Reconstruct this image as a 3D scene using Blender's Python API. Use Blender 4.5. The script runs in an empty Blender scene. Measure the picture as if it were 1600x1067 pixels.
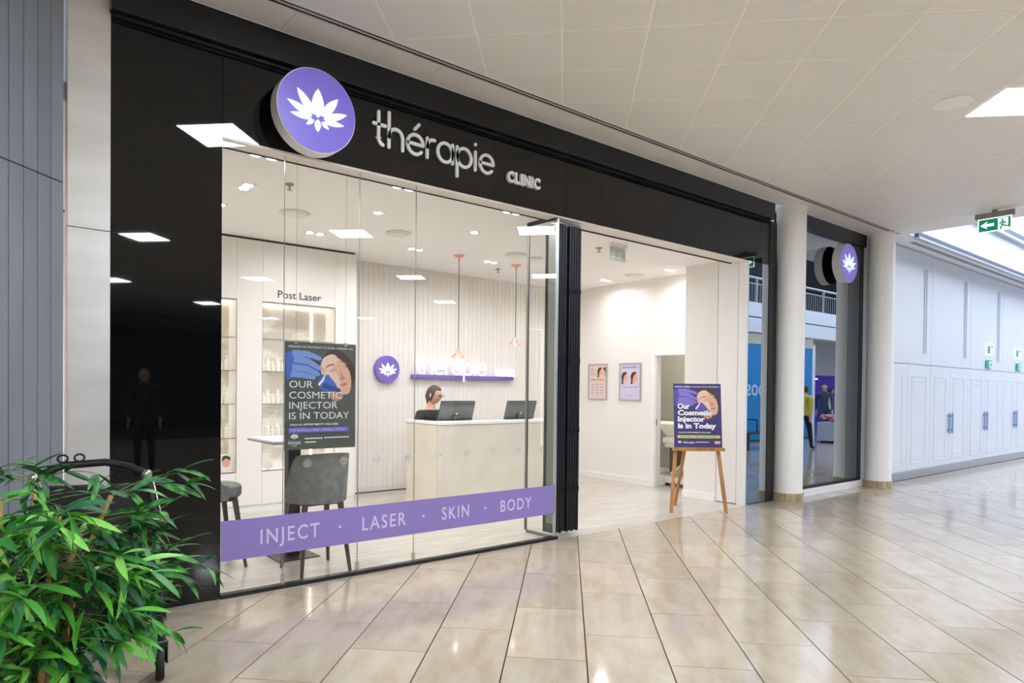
import bpy, bmesh, math, random
import numpy as np
from mathutils import Matrix, Vector

random.seed(7)
SC = bpy.context.scene
COL = SC.collection
PI = math.pi

# ------------------------------------------------------------------ camera, world, light, exposure
# world axes: x runs along the shop front, y goes into the shop, z is up; the glass stands at y = 0
CAM = Vector((-1.4345, -4.798, 1.467))
F_PX, CX_PX, CY_PX = 1050.6, 763.9, 623.6
_yaw, _pitch, _roll = [math.radians(a) for a in (38.407, -0.735, 0.576)]
_fwd = Vector((math.sin(_yaw)*math.cos(_pitch), math.cos(_yaw)*math.cos(_pitch), math.sin(_pitch)))
_right = Vector((math.cos(_yaw), -math.sin(_yaw), 0))
_up = _right.cross(_fwd)
RT = math.cos(_roll)*_right + math.sin(_roll)*_up
UP = -math.sin(_roll)*_right + math.cos(_roll)*_up
cam_data = bpy.data.cameras.new('camera')
cam_data.sensor_width = 36
cam_data.lens = F_PX/1600*36
cam_data.shift_x = (800-CX_PX)/1600
cam_data.shift_y = (CY_PX-533.5)/1600
cam_data.clip_start = 0.05
cam_data.clip_end = 300
cam = bpy.data.objects.new('camera', cam_data)
m = Matrix((RT, UP, -_fwd)).transposed().to_4x4()
m.translation = CAM
cam.matrix_world = m
COL.objects.link(cam)
SC.camera = cam

world = bpy.data.worlds.new('world')
SC.world = world
world.use_nodes = True
world.node_tree.nodes['Background'].inputs[0].default_value = (0.80, 0.88, 1.0, 1)
world.node_tree.nodes['Background'].inputs[1].default_value = 0.25

SC.view_settings.view_transform = 'Standard'
SC.view_settings.look = 'None'
SC.view_settings.exposure = 0.58
SC.view_settings.gamma = 1.0
SC.view_settings.use_curve_mapping = False
SC.cycles.use_denoising = True
SC.cycles.use_adaptive_sampling = True
SC.cycles.adaptive_threshold = 0.045
SC.cycles.max_bounces = 11
SC.cycles.diffuse_bounces = 9
SC.cycles.glossy_bounces = 5
SC.cycles.transparent_max_bounces = 12
SC.cycles.sample_clamp_indirect = 6.0
SC.cycles.caustics_reflective = False
SC.cycles.caustics_refractive = False

SKY_E = 2.9        # atrium roof glazing
PANEL_E = 46.0      # mall ceiling light panels
DOWN_W = 5.9      # clinic downlights, watts each

def proj(p):
    v = Vector(p)-CAM
    z = v.dot(_fwd)
    if z < 0.05: return (-9999, -9999, z)
    return (CX_PX+F_PX*v.dot(RT)/z, CY_PX-F_PX*v.dot(UP)/z, z)

# ------------------------------------------------------------------ helpers
def lin(c):
    c = c/255.0
    return c/12.92 if c <= 0.04045 else ((c+0.055)/1.055)**2.4
def rgb(r, g, b): return (lin(r), lin(g), lin(b), 1.0)

MATS = {}
def pmat(name, col, rough=0.5, metal=0.0, ior=1.5, emit=None, estr=0.0, coat=0.0, spec=None):
    mt = bpy.data.materials.new(name); mt.use_nodes = True
    b = mt.node_tree.nodes['Principled BSDF']
    b.inputs['Base Color'].default_value = rgb(*col)
    b.inputs['Roughness'].default_value = rough
    b.inputs['Metallic'].default_value = metal
    b.inputs['IOR'].default_value = ior
    if coat: b.inputs['Coat Weight'].default_value = coat; b.inputs['Coat Roughness'].default_value = 0.05
    if emit is not None:
        b.inputs['Emission Color'].default_value = rgb(*emit)
        b.inputs['Emission Strength'].default_value = estr
    MATS[name] = mt
    return mt
def nodes(mt): return mt.node_tree.nodes, mt.node_tree.links, mt.node_tree.nodes['Principled BSDF']
def ramp(nt, stops):
    r = nt.new('ShaderNodeValToRGB')
    el = r.color_ramp.elements
    while len(el) < len(stops): el.new(0.5)
    for e, (p, c) in zip(el, stops): e.position = p; e.color = c
    return r

def noisy(name, c1, c2, scale=8.0, rough=0.5, stretch=(1, 1, 1), metal=0.0, bump=0.0, rnd=False, detail=4.0, lo=0.35, hi=0.65, coord='Object'):
    """two-tone noise material, optionally with a random shift per object"""
    mt = pmat(name, c1, rough, metal)
    n, l, b = nodes(mt)
    tc = n.new('ShaderNodeTexCoord'); mp = n.new('ShaderNodeMapping')
    mp.inputs['Scale'].default_value = stretch
    if rnd:
        oi = n.new('ShaderNodeObjectInfo'); mul = n.new('ShaderNodeMath'); mul.operation = 'MULTIPLY'; mul.inputs[1].default_value = 57.0
        l.new(oi.outputs['Random'], mul.inputs[0]); l.new(mul.outputs[0], mp.inputs['Location'])
    l.new(tc.outputs[coord], mp.inputs['Vector'])
    nz = n.new('ShaderNodeTexNoise'); nz.inputs['Scale'].default_value = scale; nz.inputs['Detail'].default_value = detail
    l.new(mp.outputs[0], nz.inputs['Vector'])
    r = ramp(n, [(lo, rgb(*c1)), (hi, rgb(*c2))])
    l.new(nz.outputs['Fac'], r.inputs[0]); l.new(r.outputs[0], b.inputs['Base Color'])
    if bump:
        bp = n.new('ShaderNodeBump'); bp.inputs['Strength'].default_value = bump; bp.inputs['Distance'].default_value = 0.01
        l.new(nz.outputs['Fac'], bp.inputs['Height']); l.new(bp.outputs[0], b.inputs['Normal'])
    return mt

class MB:
    """collects shapes; build() links them as one mesh object"""
    def __init__(s): s.v = []; s.f = []; s.mi = []
    def add(s, vs, fs, mi=0):
        o = len(s.v); s.v += [tuple(q) for q in vs]
        s.f += [tuple(i+o for i in f) for f in fs]; s.mi += [mi]*len(fs); return s
    def box(s, x0, x1, y0, y1, z0, z1, mi=0):
        v = [(x, y, z) for z in (z0, z1) for y in (y0, y1) for x in (x0, x1)]
        return s.add(v, [(0, 2, 3, 1), (4, 5, 7, 6), (0, 1, 5, 4), (2, 6, 7, 3), (0, 4, 6, 2), (1, 3, 7, 5)], mi)
    def obox(s, c, u, v, w, mi=0):
        """box by centre and three half-axis vectors"""
        c, u, v, w = map(Vector, (c, u, v, w))
        p = [c+a*u+b*v+d*w for d in (-1, 1) for b in (-1, 1) for a in (-1, 1)]
        return s.add(p, [(0, 2, 3, 1), (4, 5, 7, 6), (0, 1, 5, 4), (2, 6, 7, 3), (0, 4, 6, 2), (1, 3, 7, 5)], mi)
    def bar(s, p0, p1, w, d, ref=(0, 0, 1), w1=None, d1=None, mi=0):
        """rectangular bar from p0 to p1; w across, d along ref-ish"""
        p0, p1 = Vector(p0), Vector(p1); t = (p1-p0).normalized(); r = Vector(ref)
        a = t.cross(r).normalized(); b = a.cross(t).normalized()
        w1 = w if w1 is None else w1; d1 = d if d1 is None else d1
        v = [p0+sx*a*w/2+sy*b*d/2 for sy in (-1, 1) for sx in (-1, 1)]+[p1+sx*a*w1/2+sy*b*d1/2 for sy in (-1, 1) for sx in (-1, 1)]
        return s.add(v, [(0, 2, 3, 1), (4, 5, 7, 6), (0, 1, 5, 4), (2, 6, 7, 3), (0, 4, 6, 2), (1, 3, 7, 5)], mi)
    def cyl(s, p0, p1, r0, r1=None, n=16, mi=0):
        r1 = r0 if r1 is None else r1
        p0, p1 = Vector(p0), Vector(p1); t = (p1-p0).normalized()
        a = t.orthogonal().normalized(); b = t.cross(a)
        vs = []
        for p, r in ((p0, r0), (p1, r1)):
            vs += [p+r*(math.cos(2*PI*k/n)*a+math.sin(2*PI*k/n)*b) for k in range(n)]
        fs = [(k, (k+1) % n, n+(k+1) % n, n+k) for k in range(n)]+[tuple(range(n-1, -1, -1)), tuple(range(n, 2*n))]
        return s.add(vs, fs, mi)
    def tube(s, pts, r, n=8, mi=0):
        pts = [Vector(p) for p in pts]; rs = r if isinstance(r, (list, tuple)) else [r]*len(pts)
        vs = []; prev = None
        for i, p in enumerate(pts):
            t = (pts[min(i+1, len(pts)-1)]-pts[max(i-1, 0)]).normalized()
            if prev is None: a = t.orthogonal().normalized()
            else:
                a = (prev-t*prev.dot(t))
                a = a.normalized() if a.length > 1e-6 else t.orthogonal().normalized()
            prev = a; b = t.cross(a)
            vs += [p+rs[i]*(math.cos(2*PI*k/n)*a+math.sin(2*PI*k/n)*b) for k in range(n)]
        fs = [(i*n+k, i*n+(k+1) % n, (i+1)*n+(k+1) % n, (i+1)*n+k) for i in range(len(pts)-1) for k in range(n)]
        fs += [tuple(range(n-1, -1, -1)), tuple(range((len(pts)-1)*n, len(pts)*n))]
        return s.add(vs, fs, mi)
    def lathe(s, prof, c=(0, 0, 0), n=24, mi=0):
        """prof: list of (r, z); closed at ends when r = 0"""
        vs = []; fs = []
        for r, z in prof: vs += [(c[0]+max(r, 1e-5)*math.cos(2*PI*k/n), c[1]+max(r, 1e-5)*math.sin(2*PI*k/n), c[2]+z) for k in range(n)]
        for i in range(len(prof)-1):
            fs += [(i*n+k, i*n+(k+1) % n, (i+1)*n+(k+1) % n, (i+1)*n+k) for k in range(n)]
        fs += [tuple(range(n-1, -1, -1)), tuple(range((len(prof)-1)*n, len(prof)*n))]
        return s.add(vs, fs, mi)
    def prism(s, poly, z0, z1, mi=0):
        n = len(poly)
        vs = [(x, y, z0) for x, y in poly]+[(x, y, z1) for x, y in poly]
        fs = [tuple(range(n-1, -1, -1)), tuple(range(n, 2*n))]+[(k, (k+1) % n, n+(k+1) % n, n+k) for k in range(n)]
        return s.add(vs, fs, mi)
    def ellipsoid(s, c, r, nu=16, nv=10, mi=0):
        prof = [(math.sin(PI*i/nv), -math.cos(PI*i/nv)) for i in range(nv+1)]
        t = MB().lathe(prof, n=nu)
        return s.add([(c[0]+x*r[0], c[1]+y*r[1], c[2]+z*r[2]) for x, y, z in t.v], t.f, mi)
    def xf(s, M):
        M = Matrix(M); s.v = [tuple(M @ Vector(p)) for p in s.v]; return s
    def join(s, o, M=None, mi=None):
        vs = o.v if M is None else [tuple(M @ Vector(p)) for p in o.v]
        k = len(s.v); s.v += vs; s.f += [tuple(i+k for i in f) for f in o.f]; s.mi += (o.mi if mi is None else [mi]*len(o.f)); return s
    def mesh(s, name, mats, smooth=False, bevel=0.0, seg=1):
        me = bpy.data.meshes.new(name)
        me.from_pydata(s.v, [], s.f); 
        for mt in (mats if isinstance(mats, (list, tuple)) else [mats]): me.materials.append(MATS[mt] if isinstance(mt, str) else mt)
        if any(s.mi): me.polygons.foreach_set('material_index', s.mi)
        bm = bmesh.new(); bm.from_mesh(me)
        bmesh.ops.recalc_face_normals(bm, faces=bm.faces)
        if bevel:
            es = [e for e in bm.edges if len(e.link_faces) == 2 and e.calc_face_angle(0) > 0.5]
            bmesh.ops.bevel(bm, geom=es, offset=bevel, segments=seg, profile=0.5, affect='EDGES', clamp_overlap=True)
        bm.to_mesh(me); bm.free()
        if smooth:
            me.polygons.foreach_set('use_smooth', [True]*len(me.polygons))
            me.set_sharp_from_angle(angle=math.radians(42))
        me.update(); return me

WLOC = {}
def put(name, me, parent=None, loc=(0, 0, 0), rot=(0, 0, 0), label=None, cat=None, group=None, kind=None, scale=None):
    o = bpy.data.objects.new(name, me); COL.objects.link(o)
    o.location = loc; o.rotation_euler = rot
    if scale is not None: o.scale = scale
    if parent is not None: o.parent = parent
    if label: o['label'] = label
    if cat: o['category'] = cat
    if group: o['group'] = group
    if kind: o['kind'] = kind
    return o
def root(name, loc, rz=0.0, label=None, cat=None, group=None, kind=None):
    return put(name, None, None, loc, (0, 0, rz), label, cat, group, kind)
def part(name, mb, mats, parent=None, local=False, smooth=False, bevel=0.0, seg=1, **kw):
    """mesh object with its origin at its base centre. Vertices are in world axes (parent unrotated) or, with local, in the parent's axes"""
    vs = np.array(mb.v); lo, hi = vs.min(0), vs.max(0)
    o = np.array([(lo[0]+hi[0])/2, (lo[1]+hi[1])/2, lo[2]])
    mb.v = [tuple(q) for q in (vs-o)]
    loc = Vector(o)
    if parent is not None and not local:
        p = parent; off = Vector((0, 0, 0))
        while p is not None: off += p.location; p = p.parent
        loc = loc-off
    elif parent is not None and local:
        # local axes of the thing root; a sub-part's parent part carries its own offset
        p = parent; off = Vector((0, 0, 0))
        while p is not None and p.parent is not None: off += p.location; p = p.parent
        loc = loc-off
    return put(name, mb.mesh(name, mats, smooth, bevel, seg), parent, loc, **kw)

def clip(poly, nx, ny, d):
    """keep the part of poly with nx*x + ny*y <= d"""
    out = []
    for i in range(len(poly)):
        a, b = poly[i], poly[(i+1) % len(poly)]
        fa, fb = nx*a[0]+ny*a[1]-d, nx*b[0]+ny*b[1]-d
        if fa <= 0: out.append(a)
        if (fa < 0 < fb) or (fb < 0 < fa):
            t = fa/(fa-fb); out.append((a[0]+t*(b[0]-a[0]), a[1]+t*(b[1]-a[1])))
    return out
def area(poly):
    return abs(sum(poly[i][0]*poly[(i+1) % len(poly)][1]-poly[(i+1) % len(poly)][0]*poly[i][1] for i in range(len(poly))))/2

_txt = {}
def text_mb(body, size=1.0, bold=0.0, depth=0.001, width=None, align='LEFT', spacing=1.0):
    """lettering as geometry: x to the right, y up (baseline 0), z out of the sheet"""
    cu = bpy.data.curves.new('lettering', 'FONT')
    cu.body = body; cu.size = size; cu.extrude = depth/2; cu.offset = bold; cu.space_character = spacing
    cu.resolution_u = 3
    ob = bpy.data.objects.new('lettering', cu)
    me = bpy.data.meshes.new_from_object(ob)
    n = len(me.vertices); co = np.zeros(n*3); me.vertices.foreach_get('co', co); co = co.reshape(-1, 3)
    co[:, 2] += depth/2
    fs = [tuple(p.vertices) for p in me.polygons]
    bpy.data.objects.remove(ob); bpy.data.curves.remove(cu); bpy.data.meshes.remove(me)
    if n:
        lo, hi = co[:, 0].min(), co[:, 0].max()
        co[:, 0] -= lo
        w = hi-lo
        if width: co[:, 0] *= width/w; w = width
        if align == 'CENTER': co[:, 0] -= w/2
        if align == 'RIGHT': co[:, 0] -= w
    return MB().add(co.tolist(), fs)
def sheet(x0, z0, y):
    """matrix: sheet coordinates (x right, y up, z out) -> a plane facing -y with its origin at (x0, y, z0)"""
    return Matrix(((1, 0, 0, x0), (0, 0, -1, y), (0, 1, 0, z0), (0, 0, 0, 1)))

def stroke(polys, w, depth, caps=True):
    """monoline lettering: polylines in the sheet plane -> solid ribbons with round ends"""
    mb = MB()
    for pts in polys:
        closed = (Vector(pts[0])-Vector(pts[-1])).length < 1e-6
        P = [Vector((p[0], p[1])) for p in (pts[:-1] if closed else pts)]
        n = len(P); L = []; R = []
        for i in range(n):
            a = P[(i-1) % n] if (closed or i > 0) else None
            b = P[(i+1) % n] if (closed or i < n-1) else None
            t1 = (P[i]-a).normalized() if a is not None else None
            t2 = (b-P[i]).normalized() if b is not None else None
            t1 = t2 if t1 is None else t1; t2 = t1 if t2 is None else t2
            t = (t1+t2); t = t.normalized() if t.length > 1e-6 else t1
            k = 1/max(0.5, t.dot(t1)); nn = Vector((-t.y, t.x))
            L.append(P[i]+nn*w/2*k); R.append(P[i]-nn*w/2*k)
        vs = []
        for z in (0, depth): vs += [(q.x, q.y, z) for q in L]+[(q.x, q.y, z) for q in R]
        fs = []
        for i in range(n if closed else n-1):
            j = (i+1) % n
            fs += [(i, n+i, n+j, j), (2*n+i, 2*n+j, 3*n+j, 3*n+i), (i, j, 2*n+j, 2*n+i), (n+i, 3*n+i, 3*n+j, n+j)]
        mb.add(vs, fs)
        if not closed:
            for i, sgn in ((0, -1), (n-1, 1)):
                t = (P[min(i+1, n-1)]-P[max(i-1, 0)]).normalized()*sgn
                a0 = math.atan2(t.y, t.x)
                poly = [(P[i].x+w/2*math.cos(a0+PI*(k/6-0.5)), P[i].y+w/2*math.sin(a0+PI*(k/6-0.5))) for k in range(7)]
                mb.prism(poly, 0, depth)
    return mb
def arc(cx, cy, rx, ry, a0, a1, n=14):
    return [(cx+rx*math.cos(math.radians(a0+(a1-a0)*k/n)), cy+ry*math.sin(math.radians(a0+(a1-a0)*k/n))) for k in range(n+1)]

def lotus(R, depth=0.002):
    """white lotus mark: list of petal solids in the sheet plane, R = radius of the disc"""
    pet = [((0, -0.19), (0.0, 0.56), 0.33), ((-0.11, -0.13), (-0.56, 0.44), 0.23), ((0.11, -0.13), (0.56, 0.44), 0.23),
           ((-0.15, -0.185), (-0.82, 0.09), 0.19), ((0.15, -0.185), (0.82, 0.09), 0.19),
           ((-0.16, -0.245), (-0.74, -0.22), 0.145), ((0.16, -0.245), (0.74, -0.22), 0.145),
           ((-0.10, -0.265), (-0.31, -0.42), 0.11), ((0.10, -0.265), (0.31, -0.42), 0.11), ((0, -0.225), (0, -0.55), 0.17)]
    out = []
    for (bx, by), (tx, ty), w in pet:
        a = Vector((bx, by)); t = Vector((tx, ty)); d = t-a; nn = Vector((-d.y, d.x)).normalized()
        L = []; Rr = []
        for k in range(1, 8):
            s = k/8; wd = w/2*math.sin(PI*s**0.85)**0.8
            L.append(a+d*s+nn*wd); Rr.append(a+d*s-nn*wd)
        poly = [a]+Rr+[t]+L[::-1]
        out.append(MB().prism([(p.x*R, p.y*R) for p in poly], 0, depth))
    return out

# ------------------------------------------------------------------ materials
pmat('black_satin', (26, 26, 28), 0.35)
pmat('black_matt', (16, 16, 17), 0.6)
pmat('black_glass', (12, 12, 13), 0.02, ior=1.52)
pmat('mirror_glass', (172, 180, 186), 0.012, 1.0)
pmat('reflection_grey', (84, 90, 96), 0.12)
pmat('dark_metal', (34, 36, 40), 0.38, 0.4)
pmat('grey_metal', (128, 128, 124), 0.35, 0.6)
pmat('white_paint', (236, 233, 230), 0.55)
pmat('white_gloss', (240, 240, 240), 0.25)
pmat('ceiling_white', (250, 248, 245), 0.6)
pmat('soffit_white', (232, 226, 218), 0.5)
pmat('ceiling_tile', (238, 236, 233), 0.42)
pmat('ceiling_pale_edge', (252, 250, 246), 0.5)  # paler than the tiles: paints the light their edges catch
pmat('slot_black', (14, 14, 14), 0.7)
pmat('column_white', (246, 245, 243), 0.4)
pmat('hoarding_white', (224, 229, 233), 0.3)
pmat('hoarding_trim', (206, 212, 221), 0.35)
pmat('handle_blue', (132, 158, 196), 0.4, 0.0)
pmat('plinth_steel', (186, 192, 194), 0.3, 0.7)
pmat('rail_grey', (66, 80, 106), 0.4, 0.2)
pmat('grout', (44, 33, 24), 0.9)
pmat('purple', (118, 98, 188), 0.4)
pmat('purple_film', (142, 126, 194), 0.45)
pmat('lilac_letter', (214, 206, 238), 0.45)
pmat('purple_lit', (112, 98, 190), 0.35, emit=(116, 102, 198), estr=0.24)
pmat('lotus_lit', (236, 242, 255), 0.35, emit=(226, 238, 255), estr=0.4)
pmat('letter_white', (240, 240, 242), 0.4)
pmat('neon_white', (245, 245, 255), 0.3, emit=(240, 242, 255), estr=0.35)
pmat('led_strip', (255, 250, 240), 0.4, emit=(255, 246, 230), estr=5.0)
pmat('lamp_lens', (255, 252, 246), 0.3, emit=(255, 248, 238), estr=22.0)
pmat('panel_light', (255, 255, 255), 0.4, emit=(232, 243, 255), estr=PANEL_E)
pmat('roof_glazing', (255, 255, 255), 0.4, emit=(222, 232, 252), estr=SKY_E)
pmat('copper', (236, 172, 150), 0.28, 0.6)
pmat('cord_black', (40, 36, 34), 0.6)
pmat('wood_dark', (84, 74, 64), 0.5)
pmat('black_plastic', (22, 23, 25), 0.4)
pmat('screen_back', (96, 98, 98), 0.10, 0.35)
pmat('paper_white', (238, 236, 234), 0.5)
pmat('poster_pink', (226, 206, 200), 0.5)
pmat('poster_lilac', (206, 202, 228), 0.5)
pmat('poster_dark', (82, 86, 80), 0.4)
pmat('poster_purple', (56, 44, 112), 0.4)
pmat('glove_blue', (74, 108, 190), 0.45)
pmat('glove_blue_light', (122, 152, 216), 0.45)
pmat('glove_dark', (48, 72, 150), 0.45)
pmat('glove_violet', (92, 76, 170), 0.45)
pmat('glove_violet_light', (132, 116, 204), 0.45)
pmat('print_skin', (226, 178, 152), 0.5)
pmat('print_skin_light', (238, 202, 180), 0.5)
pmat('print_skin_dark', (196, 142, 116), 0.5)
pmat('print_hair', (70, 52, 44), 0.5)
pmat('print_lip', (206, 112, 112), 0.5)
pmat('print_brow', (140, 98, 78), 0.5)
pmat('print_white', (240, 240, 240), 0.5)
pmat('print_grey', (150, 148, 150), 0.5)
pmat('print_ink', (60, 58, 66), 0.5)
pmat('print_lime', (206, 214, 108), 0.5)
pmat('print_peri', (106, 108, 196), 0.5)
pmat('print_pink', (226, 170, 176), 0.5)
pmat('silver_frame', (190, 188, 190), 0.3, 0.7)
pmat('exit_green', (8, 128, 104), 0.4, emit=(10, 140, 112), estr=0.35)
pmat('exit_white', (240, 255, 250), 0.4, emit=(235, 255, 250), estr=0.8)
pmat('sign_green', (30, 160, 140), 0.4)
pmat('housing_taupe', (150, 144, 136), 0.5)
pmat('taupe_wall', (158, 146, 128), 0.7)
pmat('cream_vinyl', (236, 230, 216), 0.45)
pmat('bed_grey', (214, 210, 206), 0.4)
pmat('skin', (226, 178, 152), 0.55)
pmat('hair_brown', (74, 54, 46), 0.55)
pmat('cloth_black', (34, 37, 38), 0.85)
pmat('lips', (190, 100, 96), 0.5)
pmat('eye_dark', (44, 34, 30), 0.4)
pmat('denim', (52, 74, 122), 0.85)
pmat('jacket_slate', (62, 74, 92), 0.85)
pmat('coat_yellow', (206, 184, 70), 0.85)
pmat('coat_white', (226, 226, 224), 0.85)
pmat('shoe_dark', (30, 28, 28), 0.6)
pmat('hoarding_blue', (18, 140, 206), 0.4)
pmat('hoarding_blue_dark', (12, 112, 178), 0.4)
pmat('beige_band', (206, 196, 176), 0.6)
pmat('white_render', (236, 238, 242), 0.6)
pmat('bench_wood', (70, 60, 54), 0.6)
pmat('planter_grey', (176, 180, 190), 0.6)
pmat('flower_pink', (206, 130, 136), 0.7)
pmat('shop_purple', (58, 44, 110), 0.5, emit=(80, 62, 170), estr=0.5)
pmat('tube_light', (255, 255, 255), 0.4, emit=(214, 214, 255), estr=8.0)
pmat('poster_lit', (120, 170, 220), 0.4, emit=(120, 180, 230), estr=0.8)
pmat('dark_front', (62, 64, 68), 0.6)
pmat('bamboo_cane', (196, 160, 106), 0.5)
pmat('twig', (112, 128, 74), 0.6)
pmat('pot_black', (34, 34, 36), 0.5)
pmat('soil', (54, 42, 34), 0.9)
pmat('tyre', (24, 22, 22), 0.6)
pmat('pram_fabric', (24, 22, 24), 0.8)
pmat('chrome', (200, 200, 200), 0.15, 1.0)
pmat('sprinkler_grey', (160, 152, 144), 0.4, 0.4)
pmat('acrylic', (204, 214, 208), 0.2)
pmat('manifest_dot', (196, 194, 194), 0.5); MATS['manifest_dot'].node_tree.nodes['Principled BSDF'].inputs['Alpha'].default_value = 0.22

# window glass: mirror by Fresnel, otherwise clear
def thin_glass(name, ior, tint=(1, 1, 1, 1)):
    g = bpy.data.materials.new(name); g.use_nodes = True; MATS[name] = g
    n, l = g.node_tree.nodes, g.node_tree.links; n.clear()
    out = n.new('ShaderNodeOutputMaterial'); mix = n.new('ShaderNodeMixShader'); fr = n.new('ShaderNodeFresnel')
    tr = n.new('ShaderNodeBsdfTransparent'); gl = n.new('ShaderNodeBsdfGlossy')
    fr.inputs['IOR'].default_value = ior; gl.inputs['Roughness'].default_value = 0.0; tr.inputs[0].default_value = tint
    geo = n.new('ShaderNodeNewGeometry'); inv = n.new('ShaderNodeMath'); inv.operation = 'SUBTRACT'; inv.inputs[0].default_value = 1.0
    mu = n.new('ShaderNodeMath'); mu.operation = 'MULTIPLY'
    l.new(geo.outputs['Backfacing'], inv.inputs[1]); l.new(inv.outputs[0], mu.inputs[0]); l.new(fr.outputs[0], mu.inputs[1])   # the exit face adds no second mirror image
    l.new(mu.outputs[0], mix.inputs[0]); l.new(tr.outputs[0], mix.inputs[1]); l.new(gl.outputs[0], mix.inputs[2]); l.new(mix.outputs[0], out.inputs[0])
thin_glass('window_glass', 1.5, (0.985, 0.99, 0.985, 1))
thin_glass('display_glass', 1.2, (0.98, 0.99, 0.98, 1))

# polished limestone tiles: cloudy warm beige with fine brown veining, every tile its own cut
mt = pmat('limestone', (214, 192, 160), 0.11, ior=1.5)
n, l, b = nodes(mt)
tc = n.new('ShaderNodeTexCoord'); oi = n.new('ShaderNodeObjectInfo')
mul = n.new('ShaderNodeMath'); mul.operation = 'MULTIPLY'; mul.inputs[1].default_value = 91.0
l.new(oi.outputs['Random'], mul.inputs[0])
mp = n.new('ShaderNodeMapping'); l.new(tc.outputs['Object'], mp.inputs['Vector']); l.new(mul.outputs[0], mp.inputs['Location'])
mp2 = n.new('ShaderNodeMapping'); l.new(mp.outputs[0], mp2.inputs['Vector']); mp2.inputs['Scale'].default_value = (1.0, 2.6, 1.0)
nz = n.new('ShaderNodeTexNoise'); nz.inputs['Scale'].default_value = 3.0; nz.inputs['Detail'].default_value = 6; nz.inputs['Roughness'].default_value = 0.6
l.new(mp2.outputs[0], nz.inputs['Vector'])
r1 = ramp(n, [(0.28, rgb(174, 156, 133)), (0.52, rgb(186, 172, 153)), (0.74, rgb(192, 181, 165))])
l.new(nz.outputs['Fac'], r1.inputs[0])
nz2 = n.new('ShaderNodeTexNoise'); nz2.inputs['Scale'].default_value = 26.0; nz2.inputs['Detail'].default_value = 8; nz2.inputs['Roughness'].default_value = 0.7
l.new(mp2.outputs[0], nz2.inputs['Vector'])
r2 = ramp(n, [(0.26, rgb(150, 112, 72)), (0.39, rgb(255, 255, 255))])
l.new(nz2.outputs['Fac'], r2.inputs[0])
mx = n.new('ShaderNodeMix'); mx.data_type = 'RGBA'; mx.blend_type = 'MULTIPLY'; mx.inputs['Factor'].default_value = 0.8
l.new(r1.outputs[0], mx.inputs['A']); l.new(r2.outputs[0], mx.inputs['B'])
hsv = n.new('ShaderNodeHueSaturation')
mr = n.new('ShaderNodeMapRange'); mr.inputs['To Min'].default_value = 0.88; mr.inputs['To Max'].default_value = 1.03
l.new(oi.outputs['Random'], mr.inputs['Value']); l.new(mr.outputs[0], hsv.inputs['Value'])
l.new(mx.outputs['Result'], hsv.inputs['Color']); l.new(hsv.outputs[0], b.inputs['Base Color'])
r3 = ramp(n, [(0.25, (0.20,)*3+(1,)), (0.6, (0.06,)*3+(1,))])
l.new(nz2.outputs['Fac'], r3.inputs[0]); l.new(r3.outputs[0], b.inputs['Roughness'])

noisy('vinyl_floor', (200, 194, 186), (186, 180, 171), 5.0, 0.22, (0.6, 4.0, 1), detail=5)
noisy('cladding_grey', (134, 139, 147), (126, 131, 139), 3.0, 0.42, (1, 1, 0.3), rnd=True)
noisy('brushed_steel', (234, 231, 227), (212, 209, 205), 2.5, 0.25, (0.6, 0.6, 1.6), metal=0.3)
noisy('velvet_grey', (134, 135, 129), (114, 115, 109), 14.0, 0.9)
noisy('desk_stone', (226, 219, 206), (218, 210, 196), 3.0, 0.35)
noisy('marble', (228, 222, 214), (206, 198, 188), 2.2, 0.2, (1, 1, 2.2), detail=7, lo=0.44, hi=0.52)
noisy('base_stone', (190, 172, 136), (166, 148, 112), 6.0, 0.3, rnd=True)
noisy('easel_wood', (190, 138, 76), (160, 110, 56), 9.0, 0.45, (1, 1, 0.15))
noisy('wall_rib', (232, 228, 224), (229, 224, 219), 3.0, 0.6)
# leaves: green from tip to tip, each with its own shade
mt = pmat('leaf', (70, 150, 50), 0.45)
n, l, b = nodes(mt)
oi = n.new('ShaderNodeObjectInfo')
rp = ramp(n, [(0.0, rgb(40, 104, 66)), (0.35, rgb(62, 140, 48)), (0.7, rgb(104, 186, 58)), (1.0, rgb(146, 210, 100))])
l.new(oi.outputs['Random'], rp.inputs[0]); l.new(rp.outputs[0], b.inputs['Base Color'])
b.inputs['Subsurface Weight'].default_value = 0.0
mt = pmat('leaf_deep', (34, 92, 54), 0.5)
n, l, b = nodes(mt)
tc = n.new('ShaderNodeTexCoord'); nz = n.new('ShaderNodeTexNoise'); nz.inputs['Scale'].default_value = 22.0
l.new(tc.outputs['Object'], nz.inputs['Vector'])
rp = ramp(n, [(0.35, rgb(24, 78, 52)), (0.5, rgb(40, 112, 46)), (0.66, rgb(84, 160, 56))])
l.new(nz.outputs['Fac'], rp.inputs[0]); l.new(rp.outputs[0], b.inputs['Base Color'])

# ------------------------------------------------------------------ setting: mall floor
NX, NY = math.sqrt(0.5), -math.sqrt(0.5)      # across the tile rows
DX, DY = math.sqrt(0.5), math.sqrt(0.5)       # along the tile rows
def ab(a, b): return (a*NX+b*DX, a*NY+b*DY)

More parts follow.
